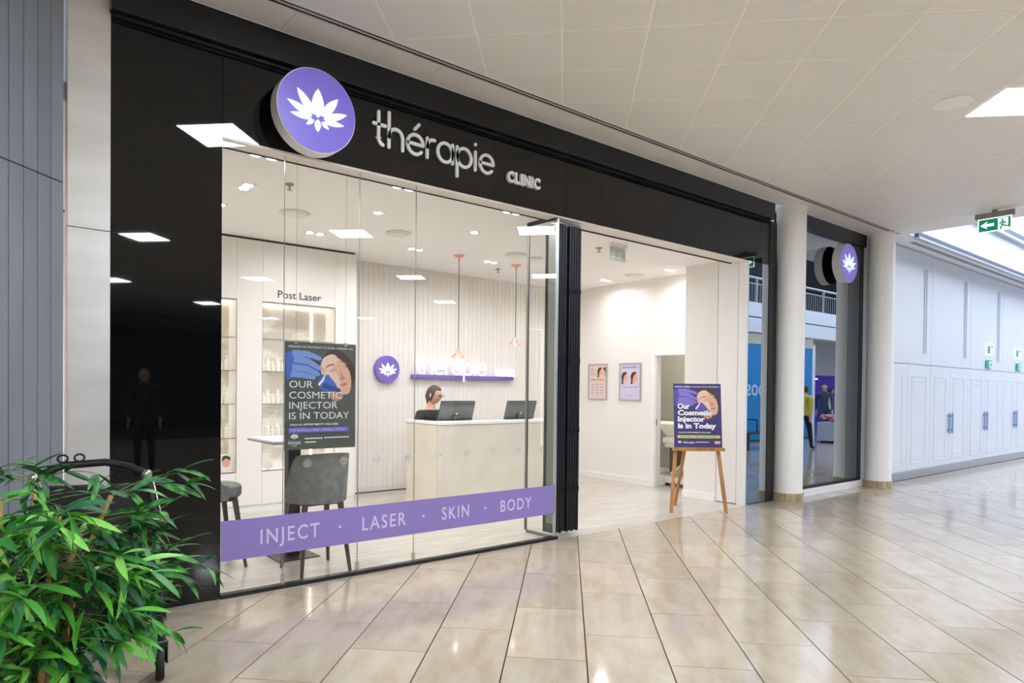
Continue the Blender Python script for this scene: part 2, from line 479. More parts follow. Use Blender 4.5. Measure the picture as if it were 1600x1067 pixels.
fl = part('floor', MB().box(-14, 44, -34, -0.035, -0.12, -0.004), 'grout', kind='structure', label='polished beige limestone tile floor of the mall')
TW, TL = 0.442, 0.860
full_tile = MB().box(-TL/2+0.0024, TL/2-0.0024, -TW/2+0.0038, TW/2-0.0038, 0, 0.009).mesh('tile', 'limestone')
near = []; rest = MB()
for k in range(-12, 66):
    off = 0.12 if k % 2 == 0 else 0.52
    for j in range(-40, 26):
        a, bb = 0.293+TW*(k+0.5), off+TL*(j+0.5)
        x, y = ab(a, bb)
        if y > 0.6 or y < -20 or x > 36 or x < -9: continue
        g1, g2 = 0.0024, 0.0038
        poly = [ab(a+sa*(TW/2-g2), bb+sb*(TL/2-g1)) for sa, sb in ((-1, -1), (1, -1), (1, 1), (-1, 1))]
        whole = max(p[1] for p in poly) <= -0.037
        if not whole: poly = clip(poly, 0, 1, -0.037)
        if len(poly) < 3 or area(poly) < 0.002: continue
        q = proj((x, min(y, -0.1), 0))
        seen = -120 < q[0] < 1720 and 600 < q[1] < 1250 and q[2] > 0.4
        if seen and y > x+1.0: seen = False           # behind the grey side wall
        if seen and y > -0.55 and x > 10.6: seen = False
        if seen: near.append((q[2], x, y, poly, whole))
        elif y > -16: rest.prism(poly, -0.004, 0.005)
near.sort(key=lambda t: t[0])
for d, x, y, poly, whole in near[:300]:
    if whole: put('tile', full_tile, fl, (x-fl.location.x, y-fl.location.y, -0.004-fl.location.z), (0, 0, PI/4))
    else: part('tile', MB().prism(poly, -0.004, 0.005), 'limestone', fl)
for d, x, y, poly, whole in near[300:]: rest.prism(poly, -0.004, 0.005)
part('tile_field', rest, 'limestone', fl, kind='stuff')

# clinic floor
part('floor_clinic', MB().box(-1.0, 7.05, -0.034, 3.7, -0.12, 0.004).box(7.05, 10.4, 0.6, 3.7, -0.12, 0.004), 'vinyl_floor', kind='structure', label='pale washed-oak vinyl floor inside the clinic')

# ------------------------------------------------------------------ setting: mall ceiling
ZC = 3.99
cl = part('ceiling', MB().box(-14, 10.3, -34, -0.52, ZC+0.003, ZC+0.2).box(-14, 10.3, -0.52, -0.13, ZC+0.006, ZC+0.2), 'ceiling_pale_edge', kind='structure', label='grey metal tile ceiling of the mall walkway')
TC = 0.6
A0, B0 = 1.116, 0.372
LIGHT_CELLS = [(A0+TC*(1+7*p), B0+TC*(2-5*q)) for p in range(-2, 6) for q in (0, 1, 2.2, 3.4, 4.6, 5.8, 7)]
LIGHT_CELLS = [c for c in LIGHT_CELLS if ab(*c)[1] < -1.2 and -11 < ab(*c)[0] < 9.6 and ab(*c)[1] > -21]
cells = [(int(round((a-A0)/TC)), int(round((b_-B0)/TC))) for a, b_ in LIGHT_CELLS]
ctile = MB().box(-0.2925, 0.2925, -0.2925, 0.2925, 0, 0.012).mesh('tile', 'ceiling_tile', bevel=0.004)
near = []; rest = MB()
for i in range(-22, 46):
    for j in range(-46, 20):
        a, bb = A0+TC*(i+0.5), B0+TC*(j+0.5)
        x, y = ab(a, bb)
        if (i, j) in cells: continue
        if y > 0.3 or y < -26 or x > 10.8 or x < -12: continue
        h = 0.2925
        poly = [ab(a+sa*h, bb+sb*h) for sa, sb in ((-1, -1), (1, -1), (1, 1), (-1, 1))]
        whole = max(p[1] for p in poly) <= -0.52 and max(p[0] for p in poly) <= 10.28
        if not whole: poly = clip(clip(poly, 0, 1, -0.52), 1, 0, 10.28)
        if len(poly) < 3 or area(poly) < 0.002: continue
        q = proj((x, y, ZC))
        if -150 < q[0] < 1750 and -150 < q[1] < 620 and q[2] > 0.5: near.append((q[2], x, y, poly, whole))
        elif y > -14: rest.prism(poly, ZC, ZC+0.012)
near.sort(key=lambda t: t[0])
for d, x, y, poly, whole in near[:300]:
    if whole: put('tile', ctile, cl, (x-cl.location.x, y-cl.location.y, ZC-cl.location.z), (0, 0, PI/4))
    else: part('tile', MB().prism(poly, ZC, ZC+0.012), 'ceiling_tile', cl)
for d, x, y, poly, whole in near[300:]: rest.prism(poly, ZC, ZC+0.012)
part('tile_field', rest, 'ceiling_tile', cl, kind='stuff')
# strip of ceiling panels between the slot diffuser and the shop front, joints square to the front
x = -0.97+0.14
while x < 10.25:
    part('strip_panel', MB().box(x+0.002, min(x+0.594, 10.28)-0.002, -0.425, -0.125, ZC, ZC+0.012), 'ceiling_tile', cl)
    x += 0.594
# slot diffuser running along the shop front
sd = root('slot_diffuser', (4.7, -0.475, ZC), label='long black double slot air diffuser in the mall ceiling along the shop front', cat='air diffuser')
part('frame', MB().box(-0.85, 10.2, -0.52, -0.512, ZC-0.006, ZC+0.012).box(-0.85, 10.2, -0.479, -0.471, ZC-0.004, ZC+0.012).box(-0.85, 10.2, -0.436, -0.427, ZC-0.006, ZC+0.012), 'ceiling_tile', sd)
part('slot', MB().box(-0.85, 10.2, -0.512, -0.479, ZC+0.004, ZC+0.012), 'slot_black', sd)
part('slot', MB().box(-0.85, 10.2, -0.471, -0.436, ZC+0.004, ZC+0.012), 'slot_black', sd)
# light panels, one ceiling cell each; grid extended unseen to brighten the mall
pan = MB().box(-0.285, 0.285, -0.285, 0.285, -0.003, 0.002).mesh('diffuser', 'panel_light')
frm = MB().box(-0.298, 0.298, -0.298, -0.285, -0.006, 0.002).box(-0.298, 0.298, 0.285, 0.298, -0.006, 0.002).box(-0.298, -0.285, -0.285, 0.285, -0.006, 0.002).box(0.285, 0.298, -0.285, 0.285, -0.006, 0.002).mesh('frame', 'ceiling_pale_edge')
for (i, j) in cells:
    x, y = ab(A0+TC*(i+0.5), B0+TC*(j+0.5))
    if x > 10: continue
    seen = (i, j) == (8, 2)
    r_ = root('light_panel', (x, y, ZC), PI/4, 'square white light panel set in the mall ceiling beside the round speaker' if seen else 'square white light panel in the mall ceiling, partly mirrored rows extended unseen for brightness', 'light', 'mall ceiling light panels')
    put('diffuser', pan, r_); put('frame', frm, r_)
# round speaker in a ceiling tile
sp = root('ceiling_speaker', (5.30, -2.70, ZC), label='round white speaker grille in the mall ceiling', cat='speaker')
part('rim', MB().lathe([(0.125, 0), (0.15, 0), (0.15, -0.012), (0.125, -0.012)], (5.30, -2.70, ZC-0.0)), 'ceiling_pale_edge', sp, smooth=True)
part('grille', MB().cyl((5.30, -2.70, ZC-0.005), (5.30, -2.70, ZC), 0.126, n=28), 'sprinkler_grey', sp)
sd2 = root('ceiling_sensor', (2.75, -2.62, ZC), label='small white sensor box on the mall ceiling at the top edge of the photo', cat='sensor')
part('body', MB().box(2.67, 2.83, -2.70, -2.54, ZC-0.03, ZC), 'white_gloss', sd2, bevel=0.008)

# ------------------------------------------------------------------ setting: shop front (black glass), bulkhead, side wall
wf = root('wall_front', (3.3, 0, 0), kind='structure', label='black glass shop front with fascia and piers')
part('bulkhead', MB().box(-0.69, 7.10, -0.12, 0.12, 3.78, ZC), 'black_satin', wf, bevel=0.003)
part('groove', MB().box(-0.68, 7.08, -0.004, 0.12, 3.66, 3.78), 'slot_black', wf)
part('groove_rail', MB().box(-0.68, 7.08, -0.07, -0.05, 3.755, 3.775).box(-0.68, 7.08, -0.034, -0.02, 3.745, 3.765), 'dark_metal', wf)
for x0, x1, z0, z1 in ((-0.678, -0.003, 1.932, 3.735), (-0.678, -0.003, 0.015, 1.928), (0.0, 0.70, 3.19, 3.735), (0.703, 2.40, 3.19, 3.735), (2.403, 3.30, 3.19, 3.735), (3.303, 6.615, 3.19, 3.735), (6.618, 7.30, 3.19, 3.735)):
    part('glass_panel', MB().box(x0, x1, -0.022, 0.0, z0, z1), 'black_glass', wf)
part('backing', MB().box(-0.678, -0.003, 0.0, 0.09, 0.0, 3.66).box(0.0, 6.6, 0.0, 0.035, 3.195, 3.66), 'black_matt', wf)
part('pier_panel', MB().box(6.652, 7.14, -0.022, 0.0, 0.015, 3.19), 'mirror_glass', wf)
part('pier_edge', MB().box(7.14, 7.32, -0.03, 0.06, 0.0, 3.78).box(6.652, 7.14, 0, 0.05, 0.0, 3.66), 'black_satin', wf)
part('soffit', MB().box(0.0, 6.6, -0.02, 0.13, 3.175, 3.19).box(3.22, 6.6, 0.13, 0.175, 3.175, 3.19), 'soffit_white', wf)
part('track', MB().box(0.0, 3.22, 0.13, 0.145, 3.168, 3.2), 'slot_black', wf)
part('track', MB().box(3.56, 6.56, 0.175, 0.195, 3.165, 3.2), 'slot_black', wf)
# second bulkhead between the columns
part('bulkhead', MB().box(7.5, 9.93, -0.12, 0.12, 3.80, ZC), 'black_satin', wf, bevel=0.003)

tr1 = root('trim_1', (-0.795, -0.02, 0), kind='structure', label='brushed steel pilaster beside the black glass')
part('panel', MB().box(-0.911, -0.682, -0.045, 0.09, 2.433, ZC), 'brushed_steel', tr1, bevel=0.002)
part('panel', MB().box(-0.911, -0.682, -0.045, 0.09, 0.0, 2.429), 'brushed_steel', tr1, bevel=0.002)

# grey board wall running out at 45 degrees on the left
wl = root('wall_left', (-0.925, -0.04, 0), math.radians(225), kind='structure', label='grey vertical board wall left of the shop front')
part('backing', MB().box(0, 4.2, -0.14, -0.012, 0, ZC), 'black_matt', wl, local=True)
bu = MB().box(0.002, 0.098, -0.012, 0.006, 2.684, ZC).mesh('board', 'cladding_grey', bevel=0.003)
bl = MB().box(0.002, 0.098, -0.012, 0.006, 0.0, 2.678).mesh('board', 'cladding_grey', bevel=0.003)
for k in range(41):
    put('board', bu, wl, (0.01+0.1*k, 0, 0)); put('board', bl, wl, (0.01+0.1*k, 0, 0))

# ------------------------------------------------------------------ setting: round columns
def column(x, y, r, name, label):
    c = root(name, (x, y, 0), kind='structure', label=label)
    part('shaft', MB().cyl((x, y, 0.11), (x, y, ZC), r, n=48), 'column_white', c, smooth=True)
    part('collar', MB().lathe([(r, ZC-0.03), (r+0.012, ZC-0.03), (r+0.012, ZC), (r, ZC)], (x, y, 0), 48), 'column_white', c, smooth=True)
    part('mortar', MB().cyl((x, y, 0), (x, y, 0.112), r+0.004, n=48), 'slot_black', c, smooth=True)
    n_ = 18
    for k in range(n_):
        a0, a1 = 2*PI*k/n_+0.012, 2*PI*(k+1)/n_-0.012
        pl = [((r+0.018)*math.cos(a0+(a1-a0)*t/3), (r+0.018)*math.sin(a0+(a1-a0)*t/3)) for t in range(4)]+[((r-0.01)*math.cos(a0+(a1-a0)*t/3), (r-0.01)*math.sin(a0+(a1-a0)*t/3)) for t in (3, 2, 1, 0)]
        part('tile', MB().prism([(x+p[0], y+p[1]) for p in pl], 0, 0.115), 'base_stone', c)
column(7.53, -0.12, 0.190, 'column', 'white round column between the black pier and the dark window')
column(10.0, -0.30, 0.190, 'column', 'white round column at the corner of the white hoarding')

# ------------------------------------------------------------------ setting: dark window between the columns
w2 = root('window_2', (8.9, -0.06, 0), kind='structure', label='dark mirroring window between the two columns')
part('pane', MB().box(7.45, 9.42, -0.062, -0.05, 0.14, 3.80), 'mirror_glass', w2)
part('side_panel', MB().box(9.42, 9.80, -0.066, -0.05, 0.14, 3.80), 'reflection_grey', w2)  # same glass as the pane; its grey paints the column's reflection
part('frame', MB().box(9.80, 9.95, -0.075, 0.06, 0.10, 3.80).box(7.45, 9.95, -0.075, -0.045, 0.10, 0.145), 'black_satin', w2)
part('sill', MB().box(7.70, 9.97, -0.11, 0.06, 0.0, 0.10), 'white_gloss', w2, bevel=0.004)
part('backing', MB().box(7.40, 9.95, -0.049, 0.08, 0.1, 3.8), 'black_matt', w2)

# ------------------------------------------------------------------ setting: clinic shell
part('ceiling_clinic', MB().box(-1.0, 10.4, 0.12, 3.9, 3.23, 3.35), 'ceiling_white', kind='structure', label='flat white plaster ceiling inside the clinic')
wb = part('wall_back', MB().box(2.62, 7.2, 3.56, 3.7, 0.0, 3.23), 'white_paint', kind='structure', label='ribbed white wall behind the reception desk')
rib = MB().prism([(-0.036, 0), (-0.036, -0.004), (-0.028, -0.009), (0.028, -0.009), (0.036, -0.004), (0.036, 0)], 0.10, 3.23).mesh('slat', 'wall_rib')
for k in range(54):
    put('slat', rib, wb, (2.66+0.0822*k-wb.location.x, 3.56-wb.location.y, 0))
part('shadow_gap', MB().box(2.62, 7.1, 3.535, 3.56, 0.03, 0.045), 'wood_dark', wb)
part('kick_board', MB().box(2.62, 7.1, 3.545, 3.56, 0.0, 0.03), 'white_paint', wb)
wr = root('wall_right', (7.05, 1.8, 0), kind='structure', label='white right wall of the clinic with two framed notices')
part('plaster', MB().box(7.05, 7.17, 1.80, 3.62, 0, 3.23).box(7.05, 7.17, 0.95, 1.80, 2.05, 3.23), 'white_paint', wr)
part('skirting', MB().box(7.03, 7.05, 1.84, 3.55, 0, 0.11), 'white_gloss', wr, bevel=0.006)
part('near_block', MB().box(6.60, 7.17, 0.40, 0.91, 0, 3.23), 'white_paint', wr)
part('pocket_panel', MB().box(6.605, 6.66, 0.10, 0.394, 0.012, 3.222), 'white_gloss', wr, bevel=0.003)
part('jamb', MB().box(6.60, 6.652, -0.02, 0.092, 0.0, 3.19), 'white_gloss', wr, bevel=0.003)
part('core', MB().box(6.665, 7.17, 0.05, 0.40, 0, 3.23), 'black_matt', wr)
part('skirting', MB().box(6.588, 6.60, 0.40, 0.92, 0, 0.10), 'white_gloss', wr, bevel=0.004)
d2 = root('door_2', (7.05, 1.4, 0), kind='structure', label='open white door frame to the treatment room')
part('architrave', MB().box(7.03, 7.05, 1.765, 1.845, 0, 2.09).box(7.03, 7.05, 0.91, 1.765, 2.03, 2.09), 'white_gloss', d2, bevel=0.004)
part('lining', MB().box(7.05, 7.17, 1.745, 1.80, 0, 2.05).box(7.05, 7.17, 0.93, 1.745, 2.03, 2.05), 'white_gloss', d2)
part('strike_plate', MB().box(7.06, 7.075, 1.742, 1.746, 0.95, 1.05), 'black_plastic', d2)
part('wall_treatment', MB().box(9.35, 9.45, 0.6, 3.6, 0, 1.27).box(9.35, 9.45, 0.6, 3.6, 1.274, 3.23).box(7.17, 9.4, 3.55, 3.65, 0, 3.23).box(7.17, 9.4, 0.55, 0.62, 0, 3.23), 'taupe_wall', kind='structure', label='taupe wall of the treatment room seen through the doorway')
part('wall_side', MB().box(-1.05, -0.95, 0.0, 3.2, 0, 3.23), 'white_paint', kind='structure', label='unseen white side wall of the clinic, built to contain its light')  # out of view, put in to hold the clinic's light

# display wall with lit niches
WS = 3.13
ws = root('wall_shelf', (0.9, WS, 0), kind='structure', label='pale panelled display wall with lit shelf niches')
n1 = (0.18, 1.112); n2 = (1.418, 2.342)
zt, zb = 2.495, 0.485
def wbox(x0, x1, z0, z1): part('panel', MB().box(x0+0.0015, x1-0.0015, WS, WS+0.05, z0, z1), 'white_paint', ws)
for x0, x1 in ((-0.95, n1[0]), (n1[1], n2[0]), (n2[1], 2.64)): wbox(x0, x1, 0.09, 3.205)
for a_, b_ in (n1, n2):
    wbox(a_, b_, zt, 3.205)
    mid = (a_+b_)/2
    for q in range(3): wbox(a_+(b_-a_)*q/3, a_+(b_-a_)*(q+1)/3, 0.09, zb)
part('plinth', MB().box(-0.95, 2.63, WS+0.02, WS+0.06, 0.0, 0.085), 'white_gloss', ws)
part('core', MB().box(-0.95, 2.64, WS+0.30, WS+0.45, 0, 3.23).box(2.60, 2.64, WS+0.05, WS+0.45, 0, 3.23).box(-0.95, 2.64, WS+0.05, WS+0.32, 3.1, 3.23), 'white_paint', ws)
part('shadow_gap', MB().box(-0.95, 2.61, WS+0.004, WS+0.06, 3.205, 3.23), 'slot_black', ws)
for a_, b_ in (n1, n2):
    nb = part('niche', MB().box(a_, b_, WS+0.28, WS+0.30, zb, zt), 'marble', ws)
    part('niche_lining', MB().box(a_-0.02, a_, WS+0.004, WS+0.30, zb, zt).box(b_, b_+0.02, WS+0.004, WS+0.30, zb, zt).box(a_, b_, WS+0.004, WS+0.30, zb-0.02, zb).box(a_, b_, WS+0.004, WS+0.30, zt, zt+0.02), 'white_paint', ws)
    part('niche_edge', MB().box(a_-0.004, a_, WS-0.002, WS+0.01, zb, zt).box(b_, b_+0.004, WS-0.002, WS+0.01, zb, zt).box(a_, b_, WS-0.002, WS+0.01, zb-0.004, zb).box(a_, b_, WS-0.002, WS+0.01, zt, zt+0.004), 'grey_metal', ws)
    for z in (2.06, 1.672, 1.282, 0.885):
        part('shelf', MB().box(a_+0.003, b_-0.003, WS+0.03, WS+0.28, z-0.008, z), 'display_glass', ws)
        part('shelf_edge', MB().box(a_+0.003, b_-0.003, WS+0.027, WS+0.03, z-0.008, z), 'grey_metal', ws)
    part('led_strip', MB().box(a_+0.02, b_-0.02, WS+0.262, WS+0.278, zt-0.02, zt-0.008), 'led_strip', ws)
    part('led_strip', MB().box(b_-0.20, b_-0.188, WS+0.268, WS+0.279, zb+0.02, zt-0.02), 'led_strip', ws)
    part('led_strip', MB().box(a_+0.02, a_+0.032, WS+0.268, WS+0.279, zb+0.02, zt-0.02), 'led_strip', ws)

# ------------------------------------------------------------------ setting: shop window
w1 = root('window_1', (1.6, 0, 0), kind='structure', label='frameless shop window with a purple lettered band')
for x0, x1 in ((0.0, 0.447), (0.447, 1.054), (1.054, 1.575), (1.575, 3.20)):
    part('pane', MB().box(x0+0.0015, x1-0.0015, -0.005, 0.005, 0.03, 3.168), 'window_glass', w1)
for x in (0.447, 1.054, 1.575):
    part('joint', MB().box(x-0.0013, x+0.0013, -0.0052, 0.0052, 0.03, 3.168), 'sprinkler_grey', w1)
    part('clip', MB().box(x-0.012, x+0.012, -0.012, 0.012, 0.03, 0.10), 'chrome', w1)
part('channel', MB().box(0.0, 3.235, -0.032, 0.03, 0.0, 0.032), 'black_satin', w1, bevel=0.002)
part('return_pane', MB().box(3.195, 3.205, 0.005, 0.40, 0.03, 3.168), 'window_glass', w1)
part('return_frame', MB().box(3.19, 3.21, 0.40, 0.43, 0.03, 3.168).box(3.19, 3.21, 0.02, 0.40, 0.004, 0.035), 'grey_metal', w1, bevel=0.002)
part('return_track', MB().box(3.19, 3.21, 0.0, 0.43, 3.16, 3.20), 'slot_black', w1)
part('edge', MB().box(3.20, 3.222, -0.012, 0.012, 0.03, 3.168), 'plinth_steel', w1)
# purple film band with its lettering
band = part('band', MB().box(0.004, 1.5735, -0.0075, -0.0055, 0.258, 0.540).box(1.5765, 3.198, -0.0075, -0.0055, 0.258, 0.540), 'purple_film', w1)
for word, xa, xb in (('INJECT', 0.281, 0.732), ('LASER', 1.094, 1.496), ('SKIN', 1.858, 2.150), ('BODY', 2.514, 2.896)):
    t = text_mb(word, 0.152, 0.0012, 0.001, width=xb-xa, spacing=1.22)
    part('lettering', t.xf(sheet(xa, 0.346, -0.0076)), 'lilac_letter', band)
for x in (0.901, 1.668, 2.335):
    part('lettering', MB().cyl((x, -0.0076, 0.398), (x, -0.0088, 0.398), 0.011, n=16), 'lilac_letter', band)
# small frosted roundels along the glass at eye-safety height
for x in (0.33, 0.63, 0.93, 1.22, 1.52, 1.81, 2.12, 2.42, 2.72, 3.03):
    d_ = part('roundel', MB().lathe([(0.022, 0), (0.034, 0), (0.034, 0.0006), (0.022, 0.0006)], n=24).xf(sheet(x, 0.908, -0.0058)), 'manifest_dot', w1)
    if x in (0.63, 0.93):
        lm = MB()
        for p_ in lotus(0.020, 0.0004): lm.join(p_)
        part('lotus_mark', lm.xf(sheet(x, 0.908, -0.0058)), 'manifest_dot', d_)

# folding doors stacked beside the window
d1 = root('door_1', (3.40, 0.3, 0), kind='structure', label='dark folding door leaves stacked beside the window')
xs = [3.236, 3.271, 3.306, 3.341, 3.405, 3.440, 3.475, 3.510, 3.545]
for k, x in enumerate(xs):
    z0 = 0.045+(0.012 if k % 2 else 0.0)
    lf = part('leaf', MB().box(x, x+0.027, 0.02, 0.055, z0, 3.13).box(x, x+0.027, 0.165, 0.20, z0, 3.13).box(x, x+0.027, 0.055, 0.165, z0, z0+0.09).box(x, x+0.027, 0.055, 0.165, 3.05, 3.13), 'dark_metal', d1, bevel=0.004)
    part('pane', MB().box(x+0.009, x+0.018, 0.055, 0.165, z0+0.09, 3.05), 'grey_metal', lf)
    for z in (0.45, 1.05, 1.75, 2.45):
        part('hinge', MB().cyl((x+0.0135, 0.014, z), (x+0.0135, 0.014, z+0.05), 0.006, n=8), 'black_plastic', lf)
    part('roller', MB().cyl((x+0.006, 0.045, 3.145), (x+0.021, 0.045, 3.145), 0.014, n=12), 'chrome', lf)
part('gap_shade', MB().box(3.368, 3.405, 0.12, 0.19, 0.05, 3.13), 'black_matt', d1)  # black filler stands in for the shade of the open gap
part('handle', MB().tube([(3.572, 0.07, 1.20), (3.60, 0.07, 1.20), (3.60, 0.07, 1.12)], 0.008), 'black_plastic', d1)

# ------------------------------------------------------------------ setting: white hoarding and atrium on the right
HY = -0.20
hw = root('wall_hoarding', (14.5, HY, 0), kind='structure', label='white panelled hoarding along the mall on the right')
part('backing', MB().box(9.9, 36, HY+0.03, HY+0.12, 0, ZC), 'hoarding_trim', hw)
us = [10.3, 12.465, 14.55, 16.645, 18.75, 20.85, 22.95, 25.05, 27.15]
for k in range(len(us)-1):
    x0, x1 = us[k], us[k+1]
    up_ = part('panel', MB().box(x0+0.006, x1-0.006, HY, HY+0.03, 2.005, ZC-0.03), 'hoarding_white', hw, bevel=0.003)
    part('batten', MB().box(x1-0.38, x1-0.34, HY-0.016, HY, 2.20, 3.70), 'hoarding_trim', up_, bevel=0.004)
    part('batten', MB().box(x1-0.29, x1-0.27, HY-0.016, HY, 2.20, 3.70), 'hoarding_trim', up_, bevel=0.004)
    part('plinth', MB().box(x0+0.004, x1-0.004, HY-0.012, HY+0.03, 0.012, 0.145), 'plinth_steel', hw, bevel=0.002)
# lower leaves with raised mouldings
ls = [10.35, 11.415, 12.465, 13.45, 14.45, 15.51, 16.60, 17.61, 18.65, 19.70, 20.75, 21.8]
dn = 3
for k in range(len(ls)-1):
    x0, x1 = ls[k], ls[k+1]
    leaf = part('panel', MB().box(x0+0.004, x1-0.004, HY, HY+0.03, 0.15, 1.993), 'hoarding_white', hw, bevel=0.003)
    a_, b_ = x0+0.17, x1-0.22
    fm = MB()
    for (p, q, z0, z1) in ((a_, b_, 1.78, 1.80), (a_, b_, 0.26, 0.28), (a_, a_+0.03, 0.26, 1.80), (b_-0.03, b_, 0.26, 1.80), (a_+0.06, b_-0.06, 1.70, 1.715), (a_+0.06, b_-0.06, 0.345, 0.36)):
        fm.box(p, q, HY-0.006, HY, z0, z1)
    part('moulding', fm, 'hoarding_white', leaf, bevel=0.002)
    if k in (2, 4, 6, 8): part('handle', MB().box(x1-0.105, x1-0.06, HY-0.04, HY-0.02, 0.74, 1.13).box(x1-0.095, x1-0.07, HY-0.02, HY, 0.78, 0.82).box(x1-0.095, x1-0.07, HY-0.02, HY, 1.05, 1.09), 'handle_blue', leaf, bevel=0.005)
    if k in (3, 5, 7, 9): part('handle', MB().box(x0+0.06, x0+0.105, HY-0.04, HY-0.02, 0.74, 1.13).box(x0+0.07, x0+0.095, HY-0.02, HY, 0.78, 0.82).box(x0+0.07, x0+0.095, HY-0.02, HY, 1.05, 1.09), 'handle_blue', leaf, bevel=0.005)
part('sill_line', MB().box(10.3, 27.1, HY+0.005, HY+0.03, 1.993, 2.005), 'grey_metal', hw)

at = root('ceiling_atrium', (18, -0.4, ZC), kind='structure', label='white ceiling edge and upper wall of the bright atrium')
part('soffit', MB().box(10.3, 36, -0.57, 0.1, ZC, ZC+0.12), 'white_render', at)
part('slot', MB().box(10.95, 36, -0.42, -0.40, ZC-0.003, ZC+0.01), 'slot_black', at)
part('slot', MB().box(10.95, 36, -0.375, -0.355, ZC-0.003, ZC+0.01), 'slot_black', at)
part('rail', MB().box(10.55, 36, -0.62, -0.54, ZC+0.0, ZC+0.075), 'rail_grey', at, bevel=0.006)
part('rail_lip', MB().box(10.57, 36, -0.635, -0.555, ZC-0.035, ZC-0.002), 'plinth_steel', at, bevel=0.004)
part('upper_wall', MB().box(10.3, 36, -0.02, 0.1, ZC+0.12, 9.0), 'white_render', at)
part('upper_rail', MB().box(10.3, 36, -0.10, -0.02, 5.16, 5.26), 'rail_grey', at)
part('upper_rail_lip', MB().box(10.3, 36, -0.12, -0.02, 5.08, 5.14), 'plinth_steel', at)
part('end_fascia', MB().box(10.28, 10.32, -12, -0.52, ZC, 4.6), 'white_render', at)
rg = root('roof_glazing', (22, -5, 9), kind='structure', label='glazed roof over the atrium')
for k in range(8):
    part('pane', MB().box(10.4+3.2*k, 13.5+3.2*k, -9.8, 0.0, 9.0, 9.05), 'roof_glazing', rg)
for k in range(9):
    part('beam', MB().box(10.3+3.2*k-0.05, 10.3+3.2*k+0.15, -9.8, 0.0, 8.8, 9.06), 'white_render', rg)

# ------------------------------------------------------------------ mall opposite side (seen mirrored in the dark glass)
OY = -6.1
op = root('wall_opposite', (20, OY, 0), kind='structure', label='blue hoarding and white balcony across the mall')
for k in range(6):
    part('panel', MB().box(13.0+1.28*k, 13.0+1.28*(k+1)-0.006, OY-0.1, OY, 0.06, 2.94), 'hoarding_blue', op)
part('kerb', MB().box(13, 20.68, OY-0.1, OY+0.01, 0, 0.06), 'dark_front', op)
part('end_post', MB().box(20.68, 20.85, OY-0.1, OY+0.03, 0, 3.07), 'white_render', op)
part('band', MB().box(10.4, 20.7, OY-0.14, OY+0.02, 2.94, 3.27), 'beige_band', op)
part('fascia', MB().box(10.4, 40, OY-0.3, OY+0.06, 3.29, 3.72), 'white_render', op)
part('fascia', MB().box(10.4, 40, OY-0.3, OY+0.04, 3.76, 4.18), 'white_render', op)
part('fascia_gap', MB().box(10.4, 40, OY-0.3, OY+0.02, 3.72, 3.76), 'slot_black', op)
part('handrail', MB().tube([(10.4, OY-0.02, 4.92), (40, OY-0.02, 4.92)], 0.035), 'plinth_steel', op)
part('handrail', MB().tube([(10.4, OY-0.02, 4.74), (40, OY-0.02, 4.74)], 0.015), 'plinth_steel', op)
for k in range(22): part('post', MB().box(10.6+1.35*k, 10.66+1.35*k, OY-0.05, OY+0.01, 4.18, 4.92), 'plinth_steel', op)
bal = MB().cyl((0, 0, 4.20), (0, 0, 4.74), 0.009, n=6).mesh('baluster', 'plinth_steel')
for k in range(100): put('baluster', bal, op, (11.0+0.15*k-20, -0.02, 0))
part('deck', MB().box(10.4, 40, -14, OY-0.3, 4.0, 4.15), 'dark_front', op)
part('upper_wall', MB().box(10.4, 40, -14.2, -14, 4.1, 9.0), 'dark_front', op)
sh = root('wall_far', (28, -9.2, 0), kind='structure', label='white shop front with a violet lit interior across the mall')
part('lintel', MB().box(20.85, 40, -9.3, -9.2, 2.26, 4.0), 'white_render', sh)
part('pier', MB().box(20.85, 26.9, -9.3, -9.2, 0, 2.26).box(31.5, 40, -9.3, -9.2, 0, 2.26), 'white_render', sh)
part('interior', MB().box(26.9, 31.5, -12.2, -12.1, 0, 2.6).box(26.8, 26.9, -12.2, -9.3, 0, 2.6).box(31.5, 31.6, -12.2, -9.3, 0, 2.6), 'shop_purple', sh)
part('tube_light', MB().box(27.2, 28.6, -10.8, -10.75, 2.15, 2.2).box(29.2, 30.8, -10.8, -10.75, 2.15, 2.2).box(27.4, 27.45, -12.05, -12.0, 0.4, 2.0).box(29.4, 29.45, -12.05, -12.0, 0.4, 2.0).box(30.6, 30.65, -12.05, -12.0, 0.4, 2.0), 'tube_light', sh)
part('wall_end', MB().box(36, 36.2, -10, 0, 0, 9), 'white_render', kind='structure', label='white end wall of the atrium')
part('wall_rear', MB().box(-14, 10.4, -27.2, -27, 0, ZC), 'dark_front', kind='structure', label='dark shop fronts behind the viewer')

part('wall_gallery', MB().box(-12.2, -12, -27, -3, 0, ZC).box(10.3, 10.5, -27, -12, 0, ZC), 'white_render', kind='structure', label='unseen walls closing the mall walkway behind the viewer, pale to bounce light')  # out of sight, made white to throw light back on the front
def hoarding_words():
    o = root('hoarding_lettering', (17.8, OY+0.002, 1.4), label='white lettering on the blue hoarding, mirrored in the narrow dark glass beside the column', cat='lettering')
    t = text_mb('pos', 0.72, 0.0, 0.004)
    M = Matrix(((-1, 0, 0, 17.85), (0, 0, 1, OY+0.003), (0, 1, 0, 1.40), (0, 0, 0, 1)))
    part('letters', t.xf(M), 'print_white', o)
hoarding_words()

